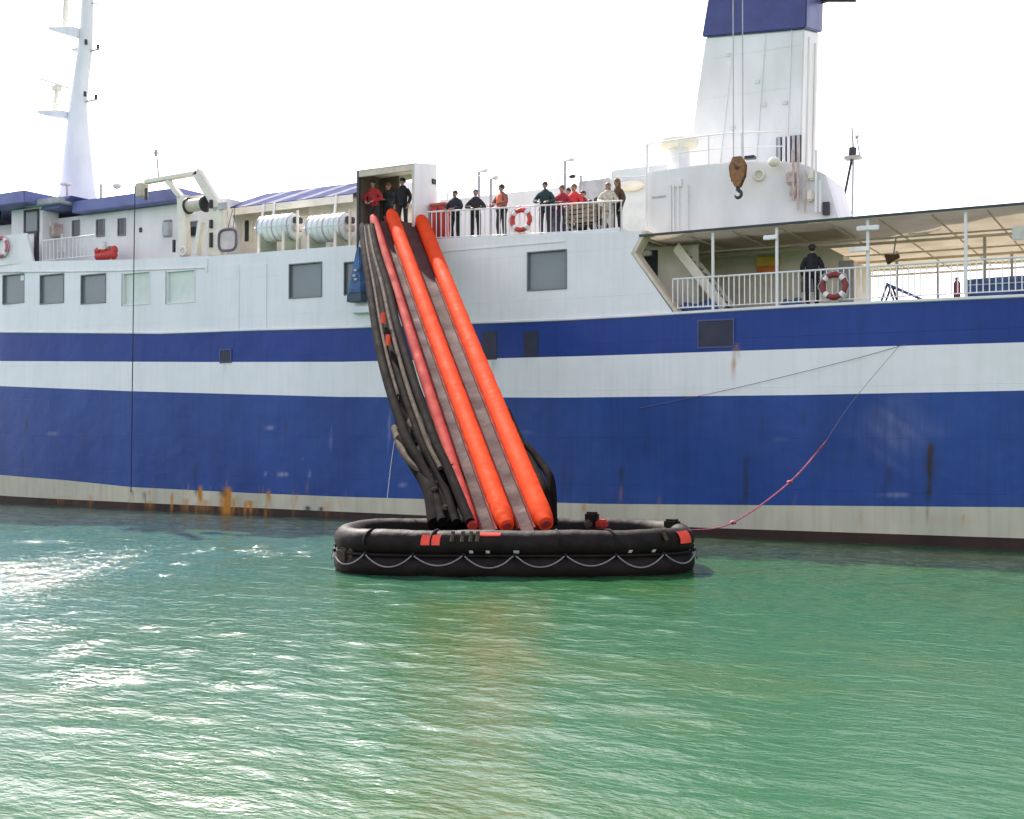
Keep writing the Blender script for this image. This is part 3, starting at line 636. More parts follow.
for (px, py, w_, h_, m) in ((247, 231, .2, .9, 'darkpane'), (252, 231, .12, .9, 'cream'), (300, 210, .9, .5, 'beige'), (243, 209, .9, .35, 'grey')):
    p = P(px, py, MYh); MB().box((p.x - w_ / 2, MYh - .05, p.z - h_ / 2), (p.x + w_ / 2, MYh + .01, p.z + h_ / 2)).build('house_window', M[m], mh, bevel=.015)
for px in (257, 268, 330): 
    p = P(px, 230, 1.9); MB().tube([(p.x, 1.9, 9.98), (p.x, 2.3, z_lo)], .05, 8).build('roof_post', M['white'], mh, smooth=True)

# ---- bridge house forward
BY = 2.2
zr0 = P(120, 207, 1.6).z; zr1 = P(120, 195, 1.6).z
xa = P(30, 220, BY).x; xb = P(226, 220, BY).x
bh = MB().box((-38, BY, 9.98), (xb, 11, zr0 - .02)).build('bridge_house', M['white'], ferry)
MB().box((P(72, 200, 1.6).x, 1.6, zr0), (P(178, 200, 1.6).x, 4.0, zr1)).build('roof_fascia', M['fasciablue'], bh, bevel=.03)
MB().box((-38, .3, P(10, 204, .3).z), (P(24, 200, .3).x, 12.5, P(10, 192, .3).z)).build('wing_roof', M['fasciablue'], bh, bevel=.03)
MB().box((P(24, 200, 1).x + .02, 1.0, P(40, 205, 1).z), (P(60, 200, 1).x, 11, P(40, 199, 1).z)).build('wing_roof', M['grey'], bh, bevel=.03)
MB().prism([(P(40, 200, 1.3).x, P(50, 209, 1.3).z), (P(58, 200, 1.3).x, P(50, 209, 1.3).z), (P(71, 200, 1.3).x, P(60, 197, 1.3).z), (P(48, 200, 1.3).x, P(60, 197, 1.3).z)], 1.3, 8).build('roof_step', M['fasciablue'], bh)
for (x0, x1, y0, y1) in ((73.5, 79, 221, 236), (97.5, 104, 220, 236), (119, 125, 219, 235), (165, 171, 221, 236), (191, 197, 222, 236)):
    a = P(x0, y1, BY); c = P(x1, y0, BY); f = MB(); frame_box(f, a, c, .05, BY - .06, BY + .01); f.build('window_frame', M['frame'], bh)
    MB().box((a.x, BY - .03, a.z), (c.x, BY + .01, c.z)).build('window_pane', M['darkpane'], bh)
a = P(26, 232, BY - .9); c = P(38, 211, BY - .9)
MB().box((a.x - 1.0, BY - .9, 9.98), (c.x + .3, BY, P(40, 205, 1).z)).build('wing_house', M['white'], bh)
f = MB(); frame_box(f, a, c, .1, BY - .96, BY - .89); f.build('window_frame', M['dark'], bh); MB().box((a.x, BY - .93, a.z), (c.x, BY - .88, c.z)).build('window_pane', M['pane'], bh)
a = P(-2, 210, 1.3); MB().box((a.x - .8, 1.2, a.z - .5), (a.x + .2, 1.32, a.z + .2)).build('window_pane', M['darkpane'], bh)
# wing bulwark at the ship's side
a = P(0, 262, .02); MB().prism([(-36, 10.7), (P(33, 262).x, P(33, 262).z), (P(26, 233).x, P(26, 233).z), (-36, P(20, 233).z)], .02, .12).build('wing_bulwark', M['white'], bh)
a = P(36, 262, .4); c = P(36, 232, .4); MB().box((a.x - .08, .35, 10.2), (a.x + .08, .5, c.z)).build('wing_stanchion', M['dark'], bh)
p = P(57, 226, BY - .25); MB().box((p.x - .12, BY - .5, p.z - .5), (p.x + .12, BY, p.z + .1)).build('wall_lamp', M['rustpipe'], bh)
MB().box((p.x - .5, BY - .5, p.z - .02), (p.x - .13, BY - .2, p.z + .2)).build('wall_lamp', M['lamp'], bh, bevel=.03)
for px in (59, 64): 
    a = P(px, 252, BY - .4); c = P(62, 233, BY - .4); MB().tube([a, c], .035, 6).build('ladder_leg', M['white'], bh, smooth=True)
p = P(141, 230, BY); MB().box((p.x - .06, BY - .06, p.z - .1), (p.x + .06, BY, p.z + .1)).build('wall_lamp', M['dark'], bh)
# roof gear on the bridge
for (px, y0, y1, r, m) in ((51, 205, 155, .025, 'grey'), (101, 197, 184, .045, 'dark'), (67, 197, 186, .05, 'rustpipe'), (17, 195, 176, .02, 'grey'), (117, 195, 189, .03, 'grey')):
    a = P(px, y0, 2.5); c = P(px, y1, 2.5); MB().tube([a - Vector((0, 0, .3)), c], r, 8).build('aerial', M[m], bh, smooth=True)
p = P(117, 186, 2.5); MB().sphere(p, (.2, .2, .13), 12, 8).build('searchlight', M['cream'], bh, smooth=True)
p = P(66, 184, 2.5); MB().box(p - Vector((.22, .2, .06)), p + Vector((.22, .2, .06))).build('searchlight', M['cream'], bh, bevel=.03)

# ---- foremast
KY = 6.5
rings = []
for (y, xl, xr_) in ((212, 60, 94), (190, 64, 91), (150, 67.5, 87.5), (110, 71, 85), (80, 75, 87), (50, 79.5, 91), (0, 83, 92), (-40, 85, 92)):
    a = P(xl, y, KY); c = P(xr_, y, KY); mx = (a.x + c.x) / 2; hw = (c.x - a.x) / 2; z = (a.z + c.z) / 2
    rings.append([(mx + hw * math.cos(t) * 1.0, KY + hw * math.sin(t) * .8, z) for t in [2 * math.pi * i / 16 for i in range(16)]])
mast = MB().loft(rings).build('foremast', M['white'], ferry, smooth=True)
def plat(px0, px1, py, h, parent):
    a = P(px0, py, KY); c = P(px1, py, KY)
    MB().prism([(a.x, a.z), (a.x + .1, a.z - .18), (c.x, c.z - h), (c.x, c.z)], KY - .6, KY + .6).build('mast_platform', M['white'], parent, bevel=.02)
    f = MB()
    r1 = MB().tube([(a.x, KY - .6, a.z + .3), (c.x, KY - .6, c.z + .3)], .02, 6).tube([(a.x, KY - .6, a.z), (a.x, KY - .6, a.z + .3)], .02, 6)
    r1.build('platform_rail', M['white'], parent, smooth=True)
plat(46, 73, 113, .35, mast); plat(57, 84, 30, .5, mast)
a = P(55, 112, KY); c = P(57, 90, KY); MB().tube([a, c], [.16, .10], 10).build('radar_post', M['cream'], mast, smooth=True)
MB().box(c - Vector((.18, .2, .05)), c + Vector((.18, .2, .22))).build('radar_motor', M['cream'], mast, bevel=.03)
a = P(41, 79, KY); c = P(72, 89, KY); MB().obox((a + c) / 2, ((c - a) / 2).to_tuple(), (0, .12, 0), (0, 0, .05)).build('radar_scanner', M['white'], mast)
a = P(65, 30, KY); c = P(66, -5, KY); MB().tube([a, lerp(a, c, .5), c], [.12, .16, .10], 10).build('radar_post', M['cream'], mast, smooth=True)
a = P(59, 30, KY); c = P(60, 22, KY); MB().tube([a, c], .06, 8).build('mast_lamp', M['cream'], mast, smooth=True)
for (px, py, s_) in ((96, 97, 1), (98, 47, 1), (85, 94, 0), (86, 42, 0)):
    p = P(px, py, KY - (0 if s_ else .35)); MB().tube([p - Vector((0, 0, .12)), p + Vector((0, 0, .12))], .075, 10).build('navigation_lamp', M['dark'], mast, smooth=True)
    if s_:
        q = P(px - 12, py + 5, KY); MB().box((q.x, KY - .05, q.z - .03), (p.x + .1, KY + .05, q.z + .03)).build('lamp_bracket', M['rustpipe'], mast)
q = P(78, 50, KY); MB().box((q.x - .25, KY - .2, q.z - .05), (q.x + .3, KY + .2, q.z + .05)).build('lamp_bracket', M['white'], mast)
a = P(90, 3, KY); c = P(108, 4, KY); MB().tube([a, c], .035, 6).build('yard_arm', M['rustpipe'], mast, smooth=True)
# wires
for (p0, p1) in ((P(437, 177, 1.0), P(612, 170, 1.0)), (P(495, 180, 2.0), P(650, 176, 2.0)), (P(820, 195, 5), P(848, 195, 5.4))):
    MB().tube([p0, (p0 + p1) / 2 - Vector((0, 0, .05)), p1], .014, 5).build('stay_wire', M['grey'], ferry, smooth=True)
MB().tube([P(448, 236, 1), P(447, 172, 1)], .02, 5).build('wire_post', M['white'], ferry, smooth=True)
MB().tube([P(612, 236, 1), P(612, 166, 1)], .02, 5).build('wire_post', M['white'], ferry, smooth=True)
# ------------------------------------------------------------------ evacuation slide
def PD(x, y, d): return CAM + ray(x, y) * d          # a point at a distance along the view axis
tops = [P(373, 217, -.95), P(391, 213, -.35), P(421, 219, .25)]
bots = [PD(473, 527, 28.3), PD(507, 526, 28.2), PD(546, 524, 28.1)]
slide = thing('evacuation_slide', 'long inflatable orange slide with two grey lanes from ship to raft', 'slide', bots[1] - Vector((0, 0, .6)))
sdir = (bots[1] - tops[1]).normalized(); wv = (bots[2] - bots[0]).normalized(); nv = wv.cross(sdir); nv.normalize()
if nv.z < 0: nv = -nv
NS = 60
def line(a, b, sag=.12, offw=0, offn=0):
    out = []
    for i in range(NS + 1):
        t = i / NS; p = a.lerp(b, t) - nv * (sag * 4 * t * (1 - t)) + wv * offw + nv * offn
        out.append(p + nv * .012 * math.sin(i * 2.1 + offw * 9) )
    return out
def tube_r(r): return [r * (1 - .28 * (max(0, 1 - i / 1.6)) ** 2 - .28 * (max(0, 1 - (NS - i) / 1.6)) ** 2) * (1 + .010 * math.sin(i * 1.9) - .03 * (i % 6 == 3)) for i in range(NS + 1)]
tl = [line(tops[k], bots[k]) for k in range(3)]
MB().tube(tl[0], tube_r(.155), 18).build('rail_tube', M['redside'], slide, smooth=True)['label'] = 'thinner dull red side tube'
tm = MB().tube(tl[1], tube_r(.235), 20).build('divider_tube', M['orange'], slide, smooth=True)
tr_ = MB().tube(tl[2], tube_r(.25), 20).build('rail_tube', M['orange'], slide, smooth=True)
for o_, k, r in ((tm, 1, .18), (tr_, 2, .19)):
    a = tl[k][-1]; MB().tube([a - sdir * .16, a + sdir * .03], [r, r * .55], 16).build('end_cap', mat('dark_red_cap', (.35, .03, .025), .5), o_, smooth=True)
for k, nm in ((0, 'slide_lane'), (1, 'slide_lane')):
    b_ = MB(); A_, B_ = tl[k], tl[k + 1]
    for i in range(NS + 1):
        for j in range(9):
            t = j / 8; p = A_[i].lerp(B_[i], t) - nv * (.10 + .16 * math.sin(math.pi * t) + .012 * math.sin(i * 1.7) + .008 * math.sin(i * 4.1 + j))
            b_.v.append(tuple(p))
    o0 = len(b_.v)
    for i in range(NS + 1):
        for j in range(9): b_.v.append(tuple(Vector(b_.v[i * 9 + j]) - nv * .05))
    for i in range(NS):
        for j in range(8):
            q = [i*9+j, i*9+j+1, (i+1)*9+j+1, (i+1)*9+j]; b_.f.append(q); b_.m.append(0); b_.f.append([x + o0 for x in q[::-1]]); b_.m.append(0)
    b_.build(nm, M['lane'], slide, smooth=True)
# dark red strips beside the tubes stand in for their shadowed edges
for (k, ofw) in ((1, .255), (1, -.255), (2, -.265), (0, .165)):
    MB().tube([p + wv * ofw - nv * .12 for p in tl[k]], .045, 6).build('edge_shade_strip', M['darkred'], slide, smooth=True)
# black supporting truss on the near side
def side_pts(t0, t1, offn, offw, n=24): return [tl[0][0].lerp(tl[0][-1], lerp(t0, t1, i / n)) + wv * offw + nv * offn - nv * (.12 * 4 * lerp(t0,t1,i/n) * (1 - lerp(t0,t1,i/n))) for i in range(n + 1)]
def smoothp(pp, k=8):
    sp = []
    for i in range(len(pp) - 1):
        p0, p1, p2, p3 = pp[max(0, i-1)], pp[i], pp[i+1], pp[min(len(pp)-1, i+2)]
        for j in range(k):
            t = j / k; sp.append(.5 * ((2*p1) + (p2-p0)*t + (2*p0-5*p1+4*p2-p3)*t*t + (3*p1-p0-3*p2+p3)*t**3))
    return sp + [pp[-1]]
def dep(y):                              # distance of the slide's near edge at a height in the picture
    t = (y - 217) / 306.0; a = (tops[0] - CAM).dot(FW); return 1 / lerp(1 / a, 1 / 28.3, t)
RBX = 3
LB = [(361, 226), (362.5, 250), (366, 285), (371, 325), (377, 361), (386, 395), (396, 425), (404, 446), (418, 468), (430, 490), (437, 522)]
RB = [(374, 222), (379, 250), (387, 285), (397, 325), (408, 361), (419, 395), (430, 425), (438, 446), (448, 468), (457, 490), (471, 522)]
def mid_line(t, back, a=0, b_=11): return smoothp([PD(lerp(LB[i][0], RB[i][0] + (-1 if i < 2 else RBX), t), LB[i][1], dep(LB[i][1]) + back + .9 * (1 - t)) for i in range(a, b_)])
b_ = MB(); cols = [mid_line(t, .15) for t in (.06, .3, .55, .8, 1.04)]; nc = len(cols)
for i in range(len(cols[0])):
    for k_, c_ in enumerate(cols): b_.v.append(tuple(c_[i] + FW * .10 * math.sin(i * .8 + k_ * 1.7)))
for i in range(len(cols[0]) - 1):
    for j in range(nc - 1): b_.f.append([i*nc+j, i*nc+j+1, (i+1)*nc+j+1, (i+1)*nc+j]); b_.m.append(0)
b_.build('side_curtain', M['tarp'], slide, smooth=True)
MB().tube(mid_line(.16, -.1), .14, 12).build('support_tube', M['trusstube'], slide, smooth=True)
MB().tube(mid_line(.52, -.15), .10, 12).build('support_tube', M['trusstube'], slide, smooth=True)
MB().tube(mid_line(.90, -.1), .12, 12).build('support_tube', M['trusstube'], slide, smooth=True)
MB().tube(mid_line(.34, -.3, 0, 6), .05, 8).build('highlight_tube', M['tan'], slide, smooth=True)  # thin tan tubes stand in for highlights on the black truss tubes
MB().tube(mid_line(.68, -.3, 0, 9), .065, 8).build('highlight_tube', M['tan'], slide, smooth=True)
# loose folded tubes low on the near side
for (pl, r, m) in (([(397, 400, 33.6), (405, 415, 33.0), (414, 430, 32.3), (430, 452, 31.2), (442, 472, 30.4)], .10, 'tan'),
                   ([(395, 428, 33.0), (401, 447, 32.0), (412, 463, 31.2), (432, 478, 30.4)], .11, 'tan'),
                   ([(402, 440, 32.4), (418, 466, 31.3), (431, 490, 30.2), (436, 524, 29.2)], .22, 'rubber'),
                   ([(436, 470, 30.6), (444, 492, 30.0), (447, 524, 29.2)], .2, 'rubber'),
                   ([(452, 470, 30.4), (458, 492, 29.9), (460, 524, 29.2)], .24, 'rubber'),
                   ([(428, 452, 31.4), (440, 485, 30.2), (452, 524, 29.0)], .16, 'rubber'),
                   ([(526, 446, 31.6), (540, 462, 31.0), (551, 482, 30.3), (553, 524, 29.6)], .11, 'rubber'),
                   ([(506, 412, 33.4), (522, 447, 31.8), (543, 490, 29.9), (549, 524, 29.4)], .14, 'rubber')):
    pp = [PD(*q) for q in pl]; sp = []
    for i in range(len(pp) - 1):
        p0, p1, p2, p3 = pp[max(0, i-1)], pp[i], pp[i+1], pp[min(len(pp)-1, i+2)]
        for k in range(6):
            t = k / 6; sp.append(.5 * ((2*p1) + (p2-p0)*t + (2*p0-5*p1+4*p2-p3)*t*t + (3*p1-p0-3*p2+p3)*t**3))
    sp.append(pp[-1]); MB().tube(sp, r, 12).build('folded_tube' if m == 'tan' else 'support_tube', M['trusstube' if m == 'rubber' else m], slide, smooth=True)
for q in ((397, 402, 33.4), (399, 424, 32.8), (413, 429, 32.2), (418, 442, 31.9), (440, 482, 30.1), (435, 490, 29.9), (446, 508, 29.2)):
    p = PD(*q); MB().box(p - Vector((.09, .09, .05)), p + Vector((.09, .09, .07))).build('strap_buckle', M['tan'], slide, bevel=.03)
for q in ((383, 318, dep(318) - .3), (388, 340, dep(340) - .3)):
    p = PD(*q); MB().box(p - Vector((.05, .05, .16)), p + Vector((.05, .05, .16))).build('orange_tag', M['orangepatch'], slide)

# ------------------------------------------------------------------ boarding raft
rc = G(514.5, 577, 0) + FW * 2.25; rc.z = 0
raft = thing('boarding_raft', 'black inflatable raft floating at the foot of the orange slide', 'raft', rc)
RA, RB = 4.38, 2.25
def plan(t, da=0.0):
    e = 2 / 3.4; c, s = math.cos(t), math.sin(t)
    return rc + RT * ((RA + da) * math.copysign(abs(c) ** e, c)) + FW * ((RB + da) * math.copysign(abs(s) ** e, s))
ts = [2 * math.pi * i / 160 for i in range(160)]
# even spacing round the outline
dense = [plan(2 * math.pi * i / 2000) for i in range(2001)]
acc = [0]
for i in range(2000): acc.append(acc[-1] + (dense[i + 1] - dense[i]).length)
PER = acc[-1]
def along(s_, da=0.0):
    t = float(np.interp(s_ % PER, acc, [2 * math.pi * i / 2000 for i in range(2001)])); return plan(t, da)
for z, r, nm in ((.20, .31, 'buoyancy_tube'), (.74, .30, 'buoyancy_tube')):
    pts = [along(PER * i / 160, -.30) + Vector((0, 0, z + .012 * math.sin(i * .4))) for i in range(160)]
    MB().tube(pts, [r * (1 + .012 * math.sin(i * 1.7)) for i in range(160)], 18, closed=True).build(nm, M['rubber'], raft, smooth=2)
fl_ = [along(PER * i / 60, -.4) + Vector((0, 0, .66)) for i in range(60)]
MB().loft([fl_, [p + Vector((0, 0, .08)) for p in fl_]]).build('raft_floor', M['tarp'], raft)
# the band along the crease between the tubes and the rim strip
pts = [along(PER * i / 160, -.06) + Vector((0, 0, .47)) for i in range(160)]
MB().tube(pts, .035, 6, closed=True).build('crease_band', M['rubber'], raft, smooth=2)
# scalloped grab line
n_s = int(PER / 1.12)
for k in range(n_s):
    s0 = PER * k / n_s; s1 = PER * (k + 1) / n_s
    pts = []
    for i in range(13):
        t = i / 12; pts.append(along(lerp(s0, s1, t), .05) + Vector((0, 0, .50 - .30 * 4 * t * (1 - t) * (.9 + .1 * math.sin(k * 2.3)))))
    MB().tube(pts, .016, 6).build('grab_line', M['grabline'], raft, smooth=True)
    p = along(s0, .03) + Vector((0, 0, .50)); MB().sphere(p, .05, 8, 6).build('line_patch', M['rubber'], raft, smooth=True)
def near_s(px):                       # outline position whose front point projects nearest to a pixel column
    best = None
    for i in range(600):
        p = along(PER * i / 600); d = p - CAM; x = 512 + F_PX * d.dot(RT) / d.dot(FW)
        if d.dot(FW) < (rc - CAM).dot(FW) + .2:
            e_ = abs(x - px)
            if best is None or e_ < best[0]: best = (e_, PER * i / 600)
    return best[1]
def patch_on(px, z0, z1, w_, m, name, label=None):
    s_ = near_s(px); b_ = MB(); pts0 = []
    for i in range(7):
        ss = s_ + (i / 6 - .5) * w_
        for j in range(5):
            z = lerp(z0, z1, j / 4); dz = z - .74; da = math.sqrt(max(0, .318 ** 2 - dz * dz)) - .30
            b_.v.append(tuple(along(ss, da) + Vector((0, 0, z))))
    for i in range(6):
        for j in range(4): b_.f.append([i*5+j, (i+1)*5+j, (i+1)*5+j+1, i*5+j+1]); b_.m.append(0)
    o_ = b_.build(name, M[m], raft, smooth=True)
    if label: o_['label'] = label
patch_on(430, .72, .95, .44, 'orangepatch', 'orange_patch'); patch_on(686, .70, .98, .45, 'orangepatch', 'orange_patch'); patch_on(490, .93, 1.0, .5, 'orangepatch', 'orange_patch')
for px in (487, 516, 631, 655, 470): patch_on(px, .53, .60, .09, 'rope', 'white_patch')
for px in (452, 462, 470, 477, 665):
    s_ = near_s(px); p = along(s_, -.05) + Vector((0, 0, .98)); q = along(s_, .04) + Vector((0, 0, .80))
    MB().tube([p + Vector((0, 0, .06)), p, q], .045, 6).build('lashing_strap', M['tan'], raft, smooth=True)
for px in (363, 431, 560, 617):
    s_ = near_s(px); pts = []
    for i in range(9):
        a_ = math.pi * .95 * i / 8 - .2; pts.append(along(s_, -.30 + .305 * math.cos(a_)) + Vector((0, 0, .74 + .305 * math.sin(a_))))
    MB().tube(pts, .03, 6).build('tube_strap', M['tarp'], raft, smooth=True)
p = G(344, 556, .35); p = PD(345, 557, 28.3)
MB().box(p - Vector((.16, .14, .26)), p + Vector((.16, .14, .24))).build('drogue_bag', M['tan'], raft, bevel=.07)
p = PD(354, 552, 28.2); MB().box(p - Vector((.10, .14, .2)), p + Vector((.1, .14, .16))).build('drogue_bag', M['tan'], raft, bevel=.05)
for (px, py, d_, hx, hz, m) in ((592, 518, 30.6, .16, .16, 'rubber'), (589, 523, 30.5, .1, .08, 'tan'), (602, 523, 30.4, .14, .09, 'redside'), (672, 523, 29.8, .18, .10, 'rubber')):
    p = PD(px, py, d_); MB().box(p - Vector((hx, .14, hz + .05)), p + Vector((hx, .14, hz))).build('equipment_bag', M[m], raft, bevel=.05)
for (px, d_) in ((478, 27.9), (492, 27.8)):
    p = PD(px, 533, d_); MB().tube([p - Vector((.3, 0, 0)), p + Vector((.3, .3, 0))], .035, 6).build('floor_strap', M['redside'], raft, smooth=True)

# ------------------------------------------------------------------ slide shelter
sx0, sx1 = -6.6, -4.0
SD = 1.45
shel = thing('slide_shelter', 'boxy white shelter with open front at the head of the orange slide', 'shelter', ((sx0 + sx1) / 2, .7, 10))
zt0 = 12.93
MB().box((sx0, 0, 9.99), (sx0 + .1, .12, zt0)).build('frame_post', M['dark'], shel)
MB().box((sx1 - .14, 0, 9.99), (sx1 - .05, .12, zt0)).build('frame_post', M['beige'], shel)
MB().box((sx0 + .1, 0, zt0 - .22), (sx1 - .14, .12, zt0)).build('header_beam', M['beige'], shel)
MB().add([(x_, y_, z_) for x_ in (sx1 - .048, sx1) for (y_, z_) in ((0, 9.99), (SD, 9.99), (SD, zt0 + .26), (0, zt0 + .04))], [(0, 1, 2, 3), (7, 6, 5, 4), (0, 4, 5, 1), (1, 5, 6, 2), (2, 6, 7, 3), (3, 7, 4, 0)]).build('side_panel', M['white'], shel)
MB().box((sx0, .122, 9.99), (sx0 + .05, SD, zt0)).build('side_panel', M['shelterbrown'], shel)
MB().box((sx0 - .03, -.02, zt0 + .002), (sx1 - .05, SD, zt0 + .03)).build('roof', M['cream'], shel, bevel=.01)
MB().box((sx0 + .05, SD - .06, 9.99), (sx0 + .95, SD, zt0 - .01)).build('wall_panel', M['shelterbrown'], shel)
MB().box((sx0 + .95, SD - .06, zt0 - .2), (sx1 - .05, SD, zt0 - .01)).build('wall_panel', M['cream'], shel)
MB().box((sx0 + .02, .13, 10.0), (sx1 - .06, SD - .08, 10.6)).build('platform', M['grey'], shel)
for z in (11.2, 12.5): MB().box((sx1 - .01, SD - .35, z - .09), (sx1 + .06, SD - .12, z + .09)).build('hinge', M['dark'], shel, bevel=.01)

# blue chute hanging beside the slide
pa = P(359, 247, -.25); pb = P(357, 300, -.25)
chute = thing('blue_chute_bag', 'tapered blue fabric bag hanging on the hull beside the slide', 'bag', (pb.x, -.25, pb.z))
def rr(c, hx, hy_): return [(c.x - hx, c.y - hy_, c.z), (c.x + hx, c.y - hy_, c.z), (c.x + hx, c.y + hy_, c.z), (c.x - hx, c.y + hy_, c.z)]
MB().loft([rr(pa, .07, .06), rr(pa.lerp(pb, .35), .17, .12), rr(pa.lerp(pb, .7), .27, .15), rr(pa.lerp(pb, .88), .30, .17)]).build('bag_body', M['bluechute'], chute, bevel=.03)
MB().loft([rr(pa.lerp(pb, .885), .33, .19), rr(pa.lerp(pb, 1.04), .34, .19)]).build('bag_base', mat('dark_teal_base', (.03, .07, .10), .5), chute, bevel=.02)
for t, dx in ((.45, .02), (.55, -.02), (.62, .05)):
    q = pa.lerp(pb, t); MB().box((q.x + dx - .06, q.y - .22, q.z - .04), (q.x + dx + .06, q.y - .14, q.z + .04)).build('pale_patch', M['rope'], chute)
MB().tube([pa, pa + Vector((0, .15, .5))], .02, 6).build('hanging_rope', M['rope'], chute, smooth=True)
q = P(362, 310, -.1); MB().box((q.x - .4, -.3, q.z - .12), (q.x + .5, -.005, q.z + .12)).build('fender_step', HM[3], side_wall, bevel=.02)

# ------------------------------------------------------------------ life raft canisters
def canister(px0, px1, label):
    y = 1.15; a = P(px0, 229, y); c = P(px1, 229, y); z = a.z + .0; L = c.x - a.x
    t = thing('life_raft_canister', label, 'life raft', ((a.x + c.x) / 2, y, 10.0), 'life raft canisters on the deck')
    r = .52; cz = P((px0 + px1) / 2, 228, y).z
    MB().tube([(a.x, y, cz), (a.x + .05, y, cz), (a.x + .14, y, cz), (c.x - .14, y, cz), (c.x - .05, y, cz), (c.x, y, cz)], [r * .7, r * .9, r, r, r * .9, r * .7], 24).build('shell', M['canister'], t, smooth=True)
    for i in range(7):
        x = lerp(a.x + .15, c.x - .15, i / 6); MB().tube([(x - .025, y, cz), (x + .025, y, cz)], r + .022, 24).build('strap', M['greenish'] if i % 3 else M['grey'], t, smooth=True)
    MB().tube([(a.x + .05, y - r * .98, cz - .02), (c.x - .05, y - r * .98, cz - .02)], .03, 6).build('seam_flange', M['greenish'], t)
    for x in (a.x + .3, c.x - .3):
        MB().box((x - .06, y - .5, 9.99), (x + .06, y + .5, cz - r * .72)).build('cradle', mat('pale_green_cradle', (.42, .48, .36), .6), t, bevel=.015)
        MB().box((x - .05, y - .56, 9.99), (x + .05, y - .49, cz - .25)).build('cradle_arm', M['cream'], t)
    for dz, m in ((.2, 'dark'), (-.12, 'rustpipe')):
        MB().box((c.x + .02, y - .35, cz + dz - .12), (c.x + .22, y + .05, cz + dz + .12)).build('release_gear', M[m], t, bevel=.03)
    MB().box((c.x + .23, y - .4, 9.99), (c.x + .29, y - .3, cz + .55)).build('cradle_post', M['cream'], t)
canister(262, 298, 'white banded life raft canister nearer the davit, left of its twin')
canister(311, 350, 'white banded life raft canister beside the slide shelter')

# ------------------------------------------------------------------ boat davit
DY = .9
dv = thing('boat_davit', 'cream painted boat davit with arched arms on the deck edge', 'davit', (P(200, 250, DY).x, DY, 10))
def beam(p0, p1, hw, hd, name, m='cream', par=None):
    d = (p1 - p0); L = d.length; t = d.normalized(); s = Vector((0, 1, 0)); u = t.cross(s).normalized()
    return MB().obox((p0 + p1) / 2, t * L / 2, s * hd, u * hw).build(name, M[m], par or dv, bevel=.02)
for (x0, y0, x1, y1, hw, Y, nm) in ((185, 256, 183, 196, .24, DY, 'davit_post'), (216, 256, 218, 207, .38, DY, 'davit_post'), (182, 198, 168, 181, .10, DY, 'davit_arm'), (220, 210, 197, 172, .20, DY, 'davit_arm'),
                                 (199, 173, 146, 182, .09, DY, 'davit_boom'), (183, 200, 212, 197, .10, DY + .25, 'cross_beam'), (197, 255, 202, 222, .12, DY - .3, 'davit_brace'),
                                 (226, 205, 233, 228, .07, DY + .3, 'davit_brace'), (205, 180, 216, 203, .08, DY + 1.5, 'davit_arm'), (190, 255, 190, 200, .12, DY + 1.5, 'davit_post')):
    beam(P(x0, y0, Y), P(x1, y1, Y), hw, .14, nm)
wn_ = P(197, 205, DY - .1); MB().tube([wn_ - Vector((.45, 0, 0)), wn_ + Vector((.4, 0, 0))], .26, 16).build('winch_drum', M['beige'], dv, smooth=True)
for dx in (-.5, .42): MB().tube([wn_ + Vector((dx, 0, 0)), wn_ + Vector((dx + .06, 0, 0))], .34, 16).build('winch_flange', M['dark'], dv, smooth=True)
e_ = P(142, 190, DY); MB().box(e_ - Vector((.22, .2, .3)), e_ + Vector((.2, .2, .28))).build('sheave_block', M['beige'], dv, bevel=.03)
e_ = P(146, 193, DY - .25); MB().box(e_ - Vector((.05, .03, .3)), e_ + Vector((.05, .03, .2))).build('sheave_plate', M['dark'], dv)
MB().tube([P(159, 181, DY), P(157, 158, DY)], .04, 8).build('lamp_pole', M['rustpipe'], dv, smooth=True)
MB().sphere(P(156, 153, DY), (.09, .09, .17), 10, 8).build('lamp_head', M['grey'], dv, smooth=True)
for (px, py, hx, hz) in ((211, 204, .07, .17), (211, 224, .07, .17), (211, 240, .07, .30), (174, 246, .06, .26), (201, 228, .06, .2)):
    p = P(px, py, DY - .18); MB().box(p - Vector((hx, .05, hz)), p + Vector((hx, .05, hz))).build('guide_bracket', M['dark'], dv, bevel=.015)
p = P(183, 251, DY - .3); ring(p, .16, .05, 'white', dv, 'fairlead')
p = P(167, 229, DY + .5); MB().box(p - Vector((.22, .1, .3)), p + Vector((.2, .1, .3))).build('control_box', M['grey'], dv, bevel=.02)
p = P(223, 206, DY - .17); MB().box(p - Vector((.22, .04, .14)), p + Vector((.2, .04, .14))).build('data_plate', M['grey'], dv)
# rounded square hoop hanging beside the davit
hc = P(227.5, 240, .45)
hoop = thing('boarding_hoop', 'rounded square dark hoop with pale canvas hanging beside the davit', 'hoop', hc)
pts = []
for i in range(40):
    t = 2 * math.pi * i / 40; c, s = math.cos(t), math.sin(t); pts.append(hc + Vector((.46 * math.copysign(abs(c) ** .55, c), 0, .43 * math.copysign(abs(s) ** .55, s))))
MB().tube(pts, .055, 8, closed=True).build('hoop_tube', mat('mauve_dark_tube', (.14, .11, .14), .6), hoop, smooth=2)
MB().loft([[p.lerp(hc, .06) + Vector((0, .015, 0)) for p in pts], [p.lerp(hc, .06) + Vector((0, .04, 0)) for p in pts]]).build('canvas', mat('pale_canvas', (.66, .58, .56), .85), hoop)
MB().tube([hc + Vector((.02, 0, .43)), hc + Vector((-.1, .4, 1.3))], .014, 5).build('hanging_line', M['blackrope'], hoop, smooth=True)
MB().tube([hc + Vector((.3, 0, .42)), hc + Vector((.02, .4, 1.35))], .014, 5).build('hanging_line', M['blackrope'], hoop, smooth=True)

